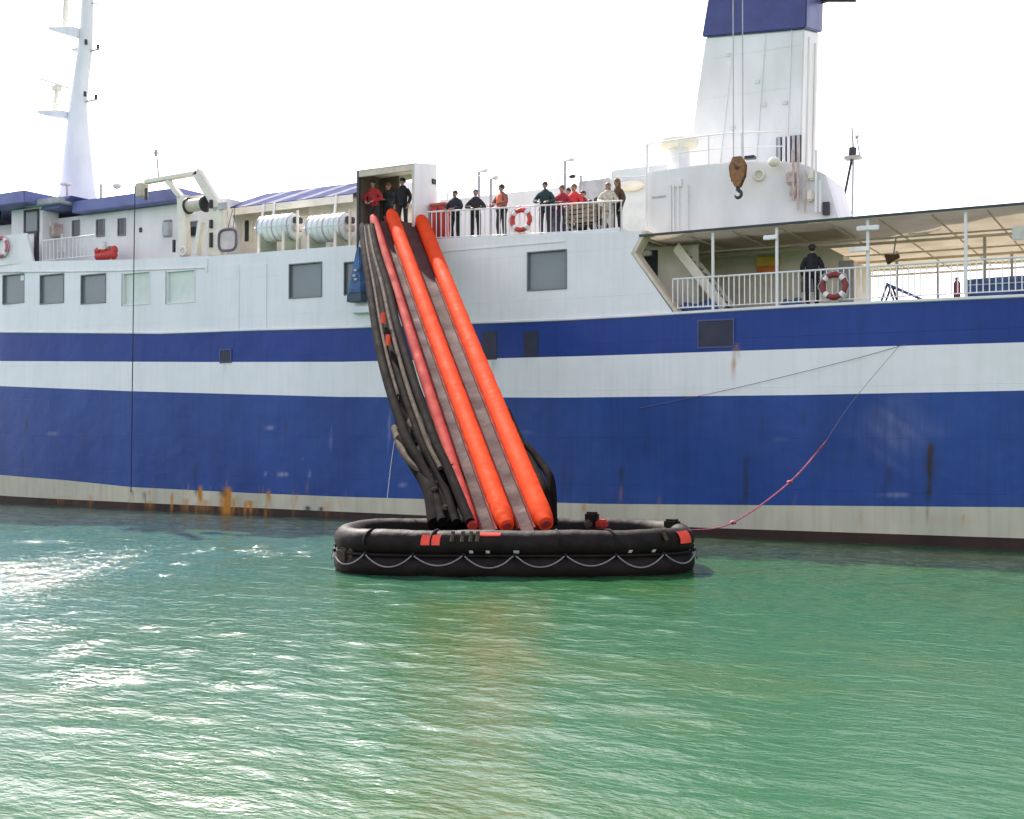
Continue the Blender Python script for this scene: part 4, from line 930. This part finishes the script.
# ------------------------------------------------------------------ lifebuoys
def lifebuoy(px, py, Y, r, label, m='red', sx=.92):
    c = P(px, py, Y); t = thing('lifebuoy', label, 'lifebuoy', c, 'lifebuoys on the ship')
    ring(c, r, .085, m, t, 'buoy_ring', n=32)
    for k in range(4):
        a0 = math.pi / 4 + k * math.pi / 2
        pts = [(c.x + r * math.cos(a0 + d), c.y, c.z + r * math.sin(a0 + d)) for d in (-.2, -.1, 0, .1, .2)]
        MB().tube(pts, .092, 10).build('white_band', M['white'], t, smooth=True)
    pts = [(c.x + (r + .11 + .03 * math.cos(8 * a)) * math.cos(a), c.y - .02, c.z + (r + .11 + .03 * math.cos(8 * a)) * math.sin(a)) for a in [2 * math.pi * i / 48 for i in range(48)]]
    MB().tube(pts, .013, 5, closed=True).build('grab_rope', M['rope'], t, smooth=2)
    MB().box((c.x - .05, c.y, c.z + r - .02), (c.x + .05, c.y + .12, c.z + r + .04)).build('hook', M['grey'], t)
lifebuoy(521, 220, -.03, .34, 'red and white lifebuoy hanging on the railing among the passengers')
lifebuoy(834, 286, -.03, .34, 'dark red lifebuoy on the aft railing beside the man in black', m=mat('dark_red_buoy', (.25, .03, .03), .6))
lifebuoy(1, 247, -.05, .42, 'pinkish red lifebuoy on the bridge wing at the left edge', m=mat('faded_red_buoy', (.55, .12, .14), .6))

# ------------------------------------------------------------------ deck things
a = P(440, 236, 1.0); c = P(440, 205, 1.0)
lk = thing('red_locker', 'red deck locker behind the railing next to the slide shelter', 'locker', (a.x, 1.0, 9.99))
MB().box((a.x - .32, .85, 10.0), (a.x + .3, 1.35, c.z - .05)).build('locker_body', M['red'], lk, bevel=.02)
MB().box((a.x - .36, .81, c.z - .048), (a.x + .34, 1.4, c.z + .05)).build('locker_lid', mat('dull_orange_lid', (.5, .14, .10), .6), lk, bevel=.02)
MB().box((a.x - .02, .83, 10.1), (a.x + .02, .852, c.z - .1)).build('door_gap', M['dark'], lk)
# bench with its back to the rail
_bz = 0
x0 = P(566, 230, .7).x; x1 = P(598, 230, .7).x
be = thing('slatted_bench', 'weathered brown slatted bench behind the railing with its back to the water', 'bench', ((x0 + x1) / 2, .85, 9.99))
for i, z in enumerate((10.48, 10.64, 10.80, 10.96)): MB().box((x0, .58, z), (x1, .62, z + .12)).build('back_slat', M['wood'], be, bevel=.008)
for i in range(4): MB().box((x0, .70 + i * .12, 10.42), (x1, .80 + i * .12, 10.46)).build('seat_slat', M['wood'], be, bevel=.008)
for x in (x0 + .06, x1 - .12):
    MB().box((x, .63, 10.0), (x + .06, .69, 11.1)).build('leg', M['grey'], be); MB().box((x, 1.1, 10.0), (x + .06, 1.16, 10.415)).build('leg', M['grey'], be)
    MB().box((x, .691, 10.37), (x + .06, 1.1, 10.415)).build('leg_rail', M['grey'], be)
MB().box((x0 + .05, .5, 10.12), (x1 - .05, .56, 10.19)).build('kick_rail', M['cream'], be)
be.location.z -= .12
# red float forward; the white cylinder on it stands for a sun glint
p = P(106, 252, 1.3); rf = thing('rescue_float', 'red rescue float with a white modelled sun glint on top, in front of the bridge windows', 'float', (p.x, 1.3, 9.99))
MB().tube([(p.x - .62, 1.3, p.z - .16), (p.x - .5, 1.3, p.z - .16), (p.x + .5, 1.3, p.z - .16), (p.x + .62, 1.3, p.z - .16)], [.1, .2, .2, .1], 14).build('float_body', M['red'], rf, smooth=True)
for dx in (-.45, -.1, .2, .45):
    MB().sphere((p.x + dx, 1.25 + .1 * (dx > 0), p.z + .06), (.17, .16, .16 + .04 * (dx > .1)), 12, 8).build('float_bundle', M['red'] if dx != .2 else M['rustblock'], rf, smooth=True)
MB().tube([(p.x - .15, 1.25, p.z + .1), (p.x - .15, 1.25, p.z + .45)], [.2, .17], 16).build('glint_cylinder', M['white'], rf, smooth=True)
for dx in (-.4, .4): MB().box((p.x + dx - .05, 1.2, 9.99), (p.x + dx + .05, 1.4, p.z - .34)).build('float_stand', M['grey'], rf)
# yellow box on the casing
p = P(768, 264, 5.0); yb = thing('equipment_box', 'yellow and orange box on the casing wall under the awning', 'box', (p.x, 5.12, p.z - .3))
MB().box((p.x - .42, 4.95, p.z - .06), (p.x + .36, 5.195, p.z + .26)).build('box_lid', M['yellow'], yb, bevel=.03)
MB().box((p.x - .40, 4.97, p.z - .28), (p.x + .34, 5.195, p.z - .065)).build('box_body', mat('orange_box_paint', (.88, .26, .04), .5), yb, bevel=.03)
# blue things on the aft deck
def tarp_heap(px0, px1, py, Y, depth, label, hgt=None):
    a = P(px0, py, Y); c = P(px1, py, Y); h_ = a.z - 7.09
    t = thing('tarpaulin_bundle', label, 'tarpaulin', ((a.x + c.x) / 2, Y + depth / 2, 7.09), 'blue covered gear on the aft deck')
    b_ = MB(); N_, K_ = 12, 7
    for i in range(N_ + 1):
        for j in range(K_ + 1):
            u = i / N_; v = j / K_; ed = min(1, 5 * min(u, 1 - u), 5 * min(v, 1 - v)); ed = ed ** .5
            b_.v.append((lerp(a.x, c.x, u), lerp(Y, Y + depth, v), 7.1 + h_ * ed * (.85 + .15 * math.sin(u * 7 + v * 5))))
    for i in range(N_):
        for j in range(K_): b_.f.append([i*(K_+1)+j, (i+1)*(K_+1)+j, (i+1)*(K_+1)+j+1, i*(K_+1)+j+1]); b_.m.append(0)
    b_.build('tarpaulin', M['bluetarp'], t, smooth=True)
    MB().tube([(a.x + .05, Y - .01, 7.1 + h_ * .5), (c.x - .05, Y - .01, 7.1 + h_ * .5)], .015, 5).build('lashing', M['rope'], t)
tarp_heap(779, 802, 297, .9, .7, 'small blue covered bundle on deck left of the man in black')
tarp_heap(676, 716, 300, .9, .9, 'low blue covered bundle at the foot of the white stair')
# sloping blue lounger with black trestle legs
a = P(884, 284, .9); c = P(922, 297, .9)
ln = thing('deck_lounger', 'blue slatted deck lounger with raised back on black legs by the aft railing', 'lounger', ((a.x + c.x) / 2, 1.2, 7.09))
for dy in (0, .55):
    MB().tube([(a.x + .1, .9 + dy, a.z), (a.x - .12, .9 + dy, 7.1)], .035, 6).build('leg', M['dark'], ln, smooth=True); MB().tube([(a.x + .12, .9 + dy, a.z), (a.x + .32, .9 + dy, 7.1)], .035, 6).build('leg', M['dark'], ln, smooth=True)
for i in range(9):
    t = i / 8; q = Vector((lerp(a.x + .12, c.x, t), 0, lerp(a.z, 7.22, t))); MB().obox((q.x, 1.18, q.z), (.055, 0, -.03), (0, .32, 0), (.01, 0, .02)).build('slat', M['bluetarp'], ln)
MB().tube([(a.x + .1, .88, a.z - .04), (c.x + .05, .88, 7.18)], .03, 6).build('side_rail', M['blue'], ln)
MB().tube([(a.x + .1, 1.48, a.z - .04), (c.x + .05, 1.48, 7.18)], .03, 6).build('side_rail', M['blue'], ln)
a = P(964, 276, 1.2)
bb = thing('covered_boat', 'long dark blue covered boat stowed behind the aft railing', 'boat', (a.x + 2.5, 1.8, 7.09))
sec = []
for i in range(15):
    u = i / 14; x = a.x + u * 5.2; k = .55 + .45 * min(1, u * 5) ** .6
    sec.append([(x, 1.8 + (.62 * k) * math.cos(t), 7.35 + (a.z - 7.37) * (max(0, math.sin(t)) ** .5) * (.9 + .1 * k) + (-.2 * (math.sin(t) < -.1))) for t in [2 * math.pi * j / 14 for j in range(14)]])
MB().loft(sec).build('boat_cover', M['bluetarp'], bb, smooth=True)
for u in (.2, .75): MB().box((a.x + u * 5.2 - .08, 1.3, 7.1), (a.x + u * 5.2 + .08, 2.3, 7.2)).build('cradle', M['wood'], bb)
MB().tube([(a.x + .1, 1.17, a.z - .28), (a.x + 5.1, 1.17, a.z - .28)], .02, 5).build('lashing', M['rope'], bb)
p = P(957, 287, .7); ex = thing('fire_extinguisher', 'dark red fire extinguisher standing by the aft railing left of the blue boat', 'extinguisher', (p.x, .7, 7.09))
MB().tube([(p.x, .7, 7.1), (p.x, .7, 7.6), (p.x, .7, 7.7)], [.1, .1, .04], 12).build('cylinder', mat('extinguisher_red', (.28, .03, .03), .5), ex, smooth=True)
MB().box((p.x - .05, .67, 7.7), (p.x + .05, .73, 7.78)).build('valve', M['dark'], ex)
# small fan-like loudspeaker under the awning
p = P(893, 258, 4.0); hs = thing('loudspeaker', 'small brown loudspeaker hanging under the awning from a grey post', 'loudspeaker', p)
MB().tube([p + Vector((-.2, 0, -.04)), p + Vector((.05, 0, .02)), p + Vector((.2, 0, .06))], [.2, .09, .07], 14).build('horn', mat('brown_horn', (.10, .05, .03), .5), hs, smooth=True)
MB().tube([p, Vector((p.x + .1, 4.0, AW - .1))], .025, 6).build('bracket', M['grey'], hs)
# lamp posts on the boat deck
for (px, y1, Y, lab, sw) in ((479, 172, 1.4, 'thin grey lamp post with short bracket between two dark jacketed passengers', .25), (491, 179, 1.4, 'shorter grey lamp post left of the passenger in the orange life jacket', .2), (565, 161, 1.6, 'tallest grey lamp post behind the red jacketed passengers', .25), (581, 176, 2.6, 'short lamp post with a dark hooded head behind the bench', -.35)):
    p = P(px, y1, Y); t = thing('lamp_post', lab, 'lamp post', (p.x, Y, 9.99), 'lamp posts on the boat deck')
    MB().tube([(p.x, Y, 9.8), (p.x, Y, p.z)], .05, 8).build('post', M['grey'], t, smooth=True)
    MB().tube([(p.x, Y, p.z), (p.x + sw, Y, p.z + .05)], .03, 6).build('bracket', M['grey'], t, smooth=True)
    MB().sphere((p.x + sw, Y, p.z + .02), (.14, .1, .08), 10, 6).build('lamp_head', M['dark'] if sw < 0 else M['lamp'], t, smooth=True)

# ------------------------------------------------------------------ crane hook and lines
hk = P(738, 172, .7)
ho = thing('crane_hook', 'rusty yellow crane hook block hanging on two cables before the funnel', 'hook', P(737, 197, .7))
k0 = P(738, 157, .7); k1 = P(738, 187, .7); k2 = P(738, 197, .7); hz = k0.z - k1.z
MB().prism([(k0.x - .14, k0.z), (k0.x + .14, k0.z), (k0.x + .27, k0.z - hz * .3), (k0.x + .24, k0.z - hz * .65), (k0.x + .08, k1.z), (k0.x - .08, k1.z), (k0.x - .24, k0.z - hz * .65), (k0.x - .27, k0.z - hz * .3)], .58, .62).build('cheek_plate', M['rustblock'], ho, bevel=.012)
MB().prism([(k0.x - .14, k0.z), (k0.x + .14, k0.z), (k0.x + .27, k0.z - hz * .3), (k0.x + .24, k0.z - hz * .65), (k0.x + .08, k1.z), (k0.x - .08, k1.z), (k0.x - .24, k0.z - hz * .65), (k0.x - .27, k0.z - hz * .3)], .78, .82).build('cheek_plate', M['rustblock'], ho, bevel=.012)
sv = Vector((k0.x, .7, k0.z - hz * .38)); MB().tube([sv - Vector((0, .075, 0)), sv + Vector((0, .075, 0))], .21, 18).build('sheave', M['rustpipe'], ho, smooth=True)
MB().tube([sv - Vector((0, .16, 0)), sv + Vector((0, .16, 0))], .06, 10).build('axle', M['dark'], ho, smooth=True)
for dx in (-.17, .17): MB().box((k0.x + dx - .04, .621, k0.z - hz * .8), (k0.x + dx * .9 + .04, .779, k0.z - hz * .5)).build('spacer', M['dark'], ho)
MB().tube([(k1.x, .7, k1.z + .12), (k1.x, .7, k1.z - .12)], .07, 10).build('shank', M['dark'], ho, smooth=True)
hp2 = [(k1.x + .11 * math.sin(t), .7, k1.z - .23 + .11 * math.cos(t)) for t in [i * 4.6 / 14 for i in range(15)]]
MB().tube(hp2, [.055] * 11 + [.045, .035, .025, .012], 8).build('hook', M['dark'], ho, smooth=True)
for px in (733.5, 743):
    a = P(px, 160, .7); MB().tube([(a.x, .7, sv.z), (a.x, .7, 45)], .017, 6).build('cable', M['beige' if 0 else 'grey'], ho, smooth=True)
def rope(name, label, pts, r, m, cat='rope', knots=()):
    t = MB().tube(pts, r, 6).build(name, M[m], None, smooth=True); tag(t, label, cat)
    for k in knots: MB().sphere(k, (.09, .08, .05), 8, 6).build('knot', M[m], t, smooth=True)
    return t
def smoothp(pp, k=8):
    sp = []
    for i in range(len(pp) - 1):
        p0, p1, p2, p3 = pp[max(0, i-1)], pp[i], pp[i+1], pp[min(len(pp)-1, i+2)]
        for j in range(k):
            t = j / k; sp.append(.5 * ((2*p1) + (p2-p0)*t + (2*p0-5*p1+4*p2-p3)*t*t + (3*p1-p0-3*p2+p3)*t**3))
    return sp + [pp[-1]]
rope('painter_rope', 'pink rope rising from the raft towards the hull at the right', smoothp([PD(688, 530, 28.6), PD(732, 523, 29.6), PD(790, 482, 31.4), PD(826, 441, 32.6)]), [.007, .009, .011, .013, .015, .017, .019, .021, .023] + [.024] * 16, 'pink', knots=[PD(733, 522.5, 29.6), PD(790, 482, 31.4)])
rope('thin_line', 'thin grey line from the end of the pink rope up to the hull', smoothp([PD(826, 441, 32.6), PD(852, 402, 33.6), P(900, 345, -.03)]), .007, 'greyline')
rope('hull_line', 'thin dark line slanting across the white hull stripe', smoothp([P(640, 408, -.06), P(740, 387, -.1), P(850, 360, -.08), P(906, 344, -.03)]), .008, 'greyline')
rope('fall_line', 'dark line hanging from the davit end down the hull', [P(135, 186, .6), P(134, 255, -.3), P(131, 492, -.3)], .022, 'blackrope')
rope('trailing_line', 'thin pale line hanging from the slide truss down towards the water', smoothp([PD(397, 425, 33.0), PD(391, 465, 32.8), PD(387, 502, 32.6)]), .010, 'rope')

# ------------------------------------------------------------------ people
pend = []
def skin_mesh(name, verts, edges, m, parent, root=0, mtx=None):
    bm = bmesh.new(); L = bm.verts.layers.skin.verify(); vs = []
    for i, (p, r) in enumerate(verts):
        v = bm.verts.new(mtx @ Vector(p) if mtx else p); v[L].radius = r if isinstance(r, tuple) else (r, r); v[L].use_root = (i == root); vs.append(v)
    for a, b_ in edges: bm.edges.new((vs[a], vs[b_]))
    me = bpy.data.meshes.new(name); bm.to_mesh(me); bm.free()
    o = bpy.data.objects.new(name, me); col.objects.link(o); o.parent = parent
    s = o.modifiers.new('skin', 'SKIN'); s.use_smooth_shade = True
    u = o.modifiers.new('sub', 'SUBSURF'); u.levels = 1; u.render_levels = 1
    pend.append((o, M[m] if isinstance(m, str) else m)); return o
def person(loc, yaw, label, jacket, trousers, pose='rail', h=1.74, hair='hair', hat=None, vest=None, lean=0.0, headyaw=0.0, long_hair=False, shoes=(.02, .02, .02)):
    root = thing('person', label, 'person', loc, 'people on the ship'); root.rotation_euler = (0, 0, yaw); ORI[root.name] = Vector((0, 0, 0))
    S = h * 1.04 / 1.76; mt = Matrix.Diagonal((S * 1.10, S * 1.10, S, 1))
    sit = pose == 'sit'; dz = -.42 if sit else 0
    def tl_(p):                      # lean the upper body forward about the hips
        x, y, z = p; z += dz
        if z > .95 + dz: a = lean; zz = z - (.95 + dz); return (x, y - math.sin(a) * zz, .95 + dz + math.cos(a) * zz)
        return (x, y, z)
    if pose == 'rail': el, wr = (.26, -.08, 1.13), (.13, -.34, 1.07)
    elif pose == 'cross': el, wr = (.25, -.05, 1.15), (.02, -.22, 1.17)
    elif pose == 'sit': el, wr = (.24, -.08, 1.16), (.14, -.30, 1.06)
    elif pose == 'hold': el, wr = (.26, -.03, 1.15), (.10, -.30, 1.02)
    else: el, wr = (.22, .03, 1.13), (.225, -.06, .88)
    V = []; E = []
    def add(p, r, par=None, t=True): V.append((tl_(p) if t else p, r)); i = len(V) - 1; (E.append((par, i)) if par is not None else None); return i
    pel = add((0, .01, .95), (.13, .10)); wa = add((0, .0, 1.1), (.12, .09), pel); ch = add((0, .0, 1.3), (.14, .10), wa); nb = add((0, .01, 1.46), (.07, .06), ch)
    nk = add((0, .0, 1.52), .055, nb); jw = add((0, -.015, 1.575), (.068, .078), nk); md = add((0, -.012, 1.645), (.08, .098), jw); tp = add((0, -.002, 1.715), (.066, .082), md)
    no_ = add((0, -.118, 1.625), .014, md)
    for s in (-1, 1): add((s * .086, .0, 1.635), .016, md)
    for s in (-1, 1):
        sh = add((s * .16, .0, 1.36), .045, ch); e = add((s * el[0], el[1], el[2]), .042, sh); wq = add((s * wr[0], wr[1], wr[2]), .03, e)
        dr = (Vector(wr) - Vector(el)).normalized(); dr = Vector((s * dr.x, dr.y, dr.z)); wp = Vector((s * wr[0], wr[1], wr[2]))
        sd_ = dr.cross(Vector((0, 0, 1)));
        if sd_.length < .2: sd_ = Vector((0, 1, 0))
        sd_.normalize(); dn = Vector((0, 0, -1)) if abs(dr.z) < .8 else Vector((-s, 0, 0))
        pm = wp + dr * .07; pi = add(tuple(pm), (.032, .018), wq)
        for f_ in range(4):
            ofs = (f_ - 1.5) * .021; b0 = pm + sd_ * ofs + dr * .035; ln_ = (.058, .068, .064, .05)[f_]
            i1 = add(tuple(b0), .0095, pi); i2 = add(tuple(b0 + dr * ln_ * .5 + dn * .018), .0088, i1); add(tuple(b0 + dr * ln_ * .75 + dn * .05), .0075, i2)
        tb = pm - dr * .03 + sd_ * (-s) * .035; i1 = add(tuple(tb), .011, pi); add(tuple(tb + dr * .04 + dn * .025 - sd_ * s * .012), .009, i1)
    LG = []
    for s in (-1, 1):
        if sit: hp_, kn, an, to = (s * .09, .0, .93 + dz), (s * .12, -.42, .52), (s * .12, -.43, .10), (s * .13, -.60, .045)
        else: hp_, kn, an, to = (s * .09, .01, .90), (s * .105, -.02 + .02 * s, .50), (s * .11, .03, .09), (s * .125, -.13, .045)
        LG.append((hp_, kn, an, to)); a = add(hp_, .085, pel, False); b_ = add(kn, .055, a, False); c = add(an, .04, b_, False); add(to, .03, c, False)
    skin_mesh('body', V, E, 'skin', root, 0, mt)
    # jacket
    V = []; E = []
    h0 = add((0, .01, .80), (.20, .15)); h1 = add((0, .0, 1.08), (.205, .16), h0); h2 = add((0, -.005, 1.28), (.205, .165), h1); h3 = add((0, .015, 1.44), (.155, .125), h2); add((0, .03, 1.54), (.10, .10), h3)
    for s in (-1, 1):
        sh = add((s * .17, .0, 1.365), .10, h2); e = add((s * (el[0] + .03), el[1], el[2]), .082, sh); add((s * lerp(el[0], wr[0], .95), lerp(el[1], wr[1], .95), lerp(el[2], wr[2], .95)), .06, e)
    skin_mesh('jacket', V, E, cloth(jacket), root, 2, mt)
    if vest:
        V = []; E = []
        h1 = add((0, -.01, 1.02), (.19, .155)); h2 = add((0, -.02, 1.22), (.205, .175), h1); h3 = add((0, -.01, 1.39), (.17, .14), h2); add((0, .02, 1.50), (.125, .115), h3)
        skin_mesh('life_vest', V, E, cloth(vest), root, 1, mt)
    V = []; E = []
    p0 = add((0, .01, .96 + dz), (.15, .115), None, False)
    for (hp_, kn, an, to) in LG:
        a = add(hp_, .11, p0, False); b_ = add(kn, .085, a, False); add((an[0], an[1], an[2] - .02), .072, b_, False)
    skin_mesh('trousers', V, E, cloth(trousers), root, 0, mt)
    for (hp_, kn, an, to) in LG:
        V = []; E = []; a = add((an[0], an[1] + .02, .06), .052, None, False); add((to[0], to[1] - .03, .045), .043, a, False)
        skin_mesh('shoe', V, E, cloth(shoes), root, 0, mt)
    hc_ = Vector(tl_((0, .008, 1.672)))
    b_ = MB(); b_.sphere(hc_ * S, (.096 * S, .112 * S, .10 * S), 14, 10)
    if long_hair: b_.sphere(Vector(tl_((0, .06, 1.56))) * S, (.09 * S, .07 * S, .14 * S), 12, 8)
    b_.build('hair', M[hair], root, smooth=True)
    for s in (-1, 1): MB().sphere(Vector(tl_((s * .034, -.10, 1.648))) * S, .013 * S, 8, 6).build('eye', M['eye'], root, smooth=True)
    if hat is not None:
        c_ = Vector(tl_((0, .005, 1.70))) * S; MB().tube([c_ - Vector((0, 0, .03)), c_ + Vector((0, 0, .03)), c_ + Vector((0, 0, .075))], [.105 * S, .10 * S, .05 * S], 16).build('cap', cloth(hat), root, smooth=True)
    return root
BLK = (.014, .014, .017); DK = (.03, .032, .04)
def at(px, Y, z):
    p = P(px, 240, Y)
    if z == 9.99: z = 10.105 - max(0, p.x + 4) * .0375
    return (p.x, Y, z)
person(at(374, .55, 10.60), .15, 'person in a red jacket at the left of the slide shelter', (.45, .03, .035), DK, 'hold', 1.98, 'hair', lean=.12)
person(at(388, .95, 10.60), -.1, 'person in dark clothes between the red jacket and the black jacket in the shelter', DK, BLK, 'cross', 1.92, 'brownhair')
person(at(402.5, .5, 10.60), .1, 'broad person in black at the right of the slide shelter', BLK, BLK, 'down', 1.92, 'hair', hat=BLK)
person(at(455, .52, 9.99), 0, 'person in a black jacket squarely facing the water from the railing', (.022, .020, .03), BLK, 'rail', 1.80, 'hair')
person(at(475.5, .55, 9.99), .55, 'person in a charcoal jacket leaning along the railing to the right', (.03, .028, .035), BLK, 'rail', 1.78, 'hair', lean=.25)
person(at(501.5, .52, 9.99), -.3, 'person with an orange life vest over a brown jacket at the railing beside the lifebuoy', (.30, .10, .07), DK, 'rail', 1.90, 'hair', vest=(.75, .20, .09))
person(at(545, .5, 9.99), .3, 'person in a dark teal jacket standing at the railing', (.018, .05, .05), (.04, .035, .055), 'rail', 1.88, 'hair')
person(at(553, .95, 9.99), -.5, 'person in a purple coat bending beside the teal jacket', (.13, .07, .12), (.16, .12, .17), 'rail', 1.66, 'hair', lean=.35)
person(at(568, 1.9, 9.99), .2, 'person in a faded orange jacket standing farthest back behind the bench', (.5, .16, .07), DK, 'down', 1.90, 'hair')
person(at(562, 1.15, 9.99), .1, 'person in a dark red jacket behind the left end of the bench', (.42, .03, .05), (.12, .10, .16), 'cross', 1.86, 'brownhair')
person(at(574, 1.2, 9.99), -.1, 'person in a bright red jacket behind the middle of the bench', (.75, .05, .05), DK, 'hold', 1.88, 'brownhair')
person(at(583, 1.45, 9.99), -.5, 'shorter person in a maroon jacket behind the bench', (.36, .02, .04), DK, 'down', 1.68, 'hair')
person(at(590, .92, 9.99), math.pi, 'seated person with a pale collar at the middle of the bench', (.55, .5, .46), DK, 'sit', 1.66, 'hair')
person(at(597, .92, 9.99), math.pi, 'seated person in a brown jacket and dark cap at the right end of the bench', (.20, .14, .10), DK, 'sit', 1.74, 'hair', hat=DK)
person(at(608, .6, 9.99), .4, 'person in a cream coat at the railing right of the bench', (.62, .54, .42), (.5, .45, .38), 'rail', 1.72, 'brownhair', long_hair=True)
person(at(617, .9, 9.99), -.4, 'brown haired person in a dark brown jacket near the white deckhouse', (.10, .055, .03), BLK, 'down', 1.90, 'brownhair', long_hair=True)
person(at(812, .6, 7.09), math.pi + .3, 'tall person in black standing at the aft railing under the awning', BLK, BLK, 'down', 1.86, 'hair', hat=BLK)
bpy.context.view_layer.update()
dg = bpy.context.evaluated_depsgraph_get()
news = [(o, m, bpy.data.meshes.new_from_object(o.evaluated_get(dg))) for (o, m) in pend]
for o, m, me in news:
    o.modifiers.clear(); nm = o.data.name; old = o.data; o.data = me; bpy.data.meshes.remove(old); me.name = nm
    me.materials.clear(); me.materials.append(m); me.polygons.foreach_set('use_smooth', [True] * len(me.polygons)); me.update()
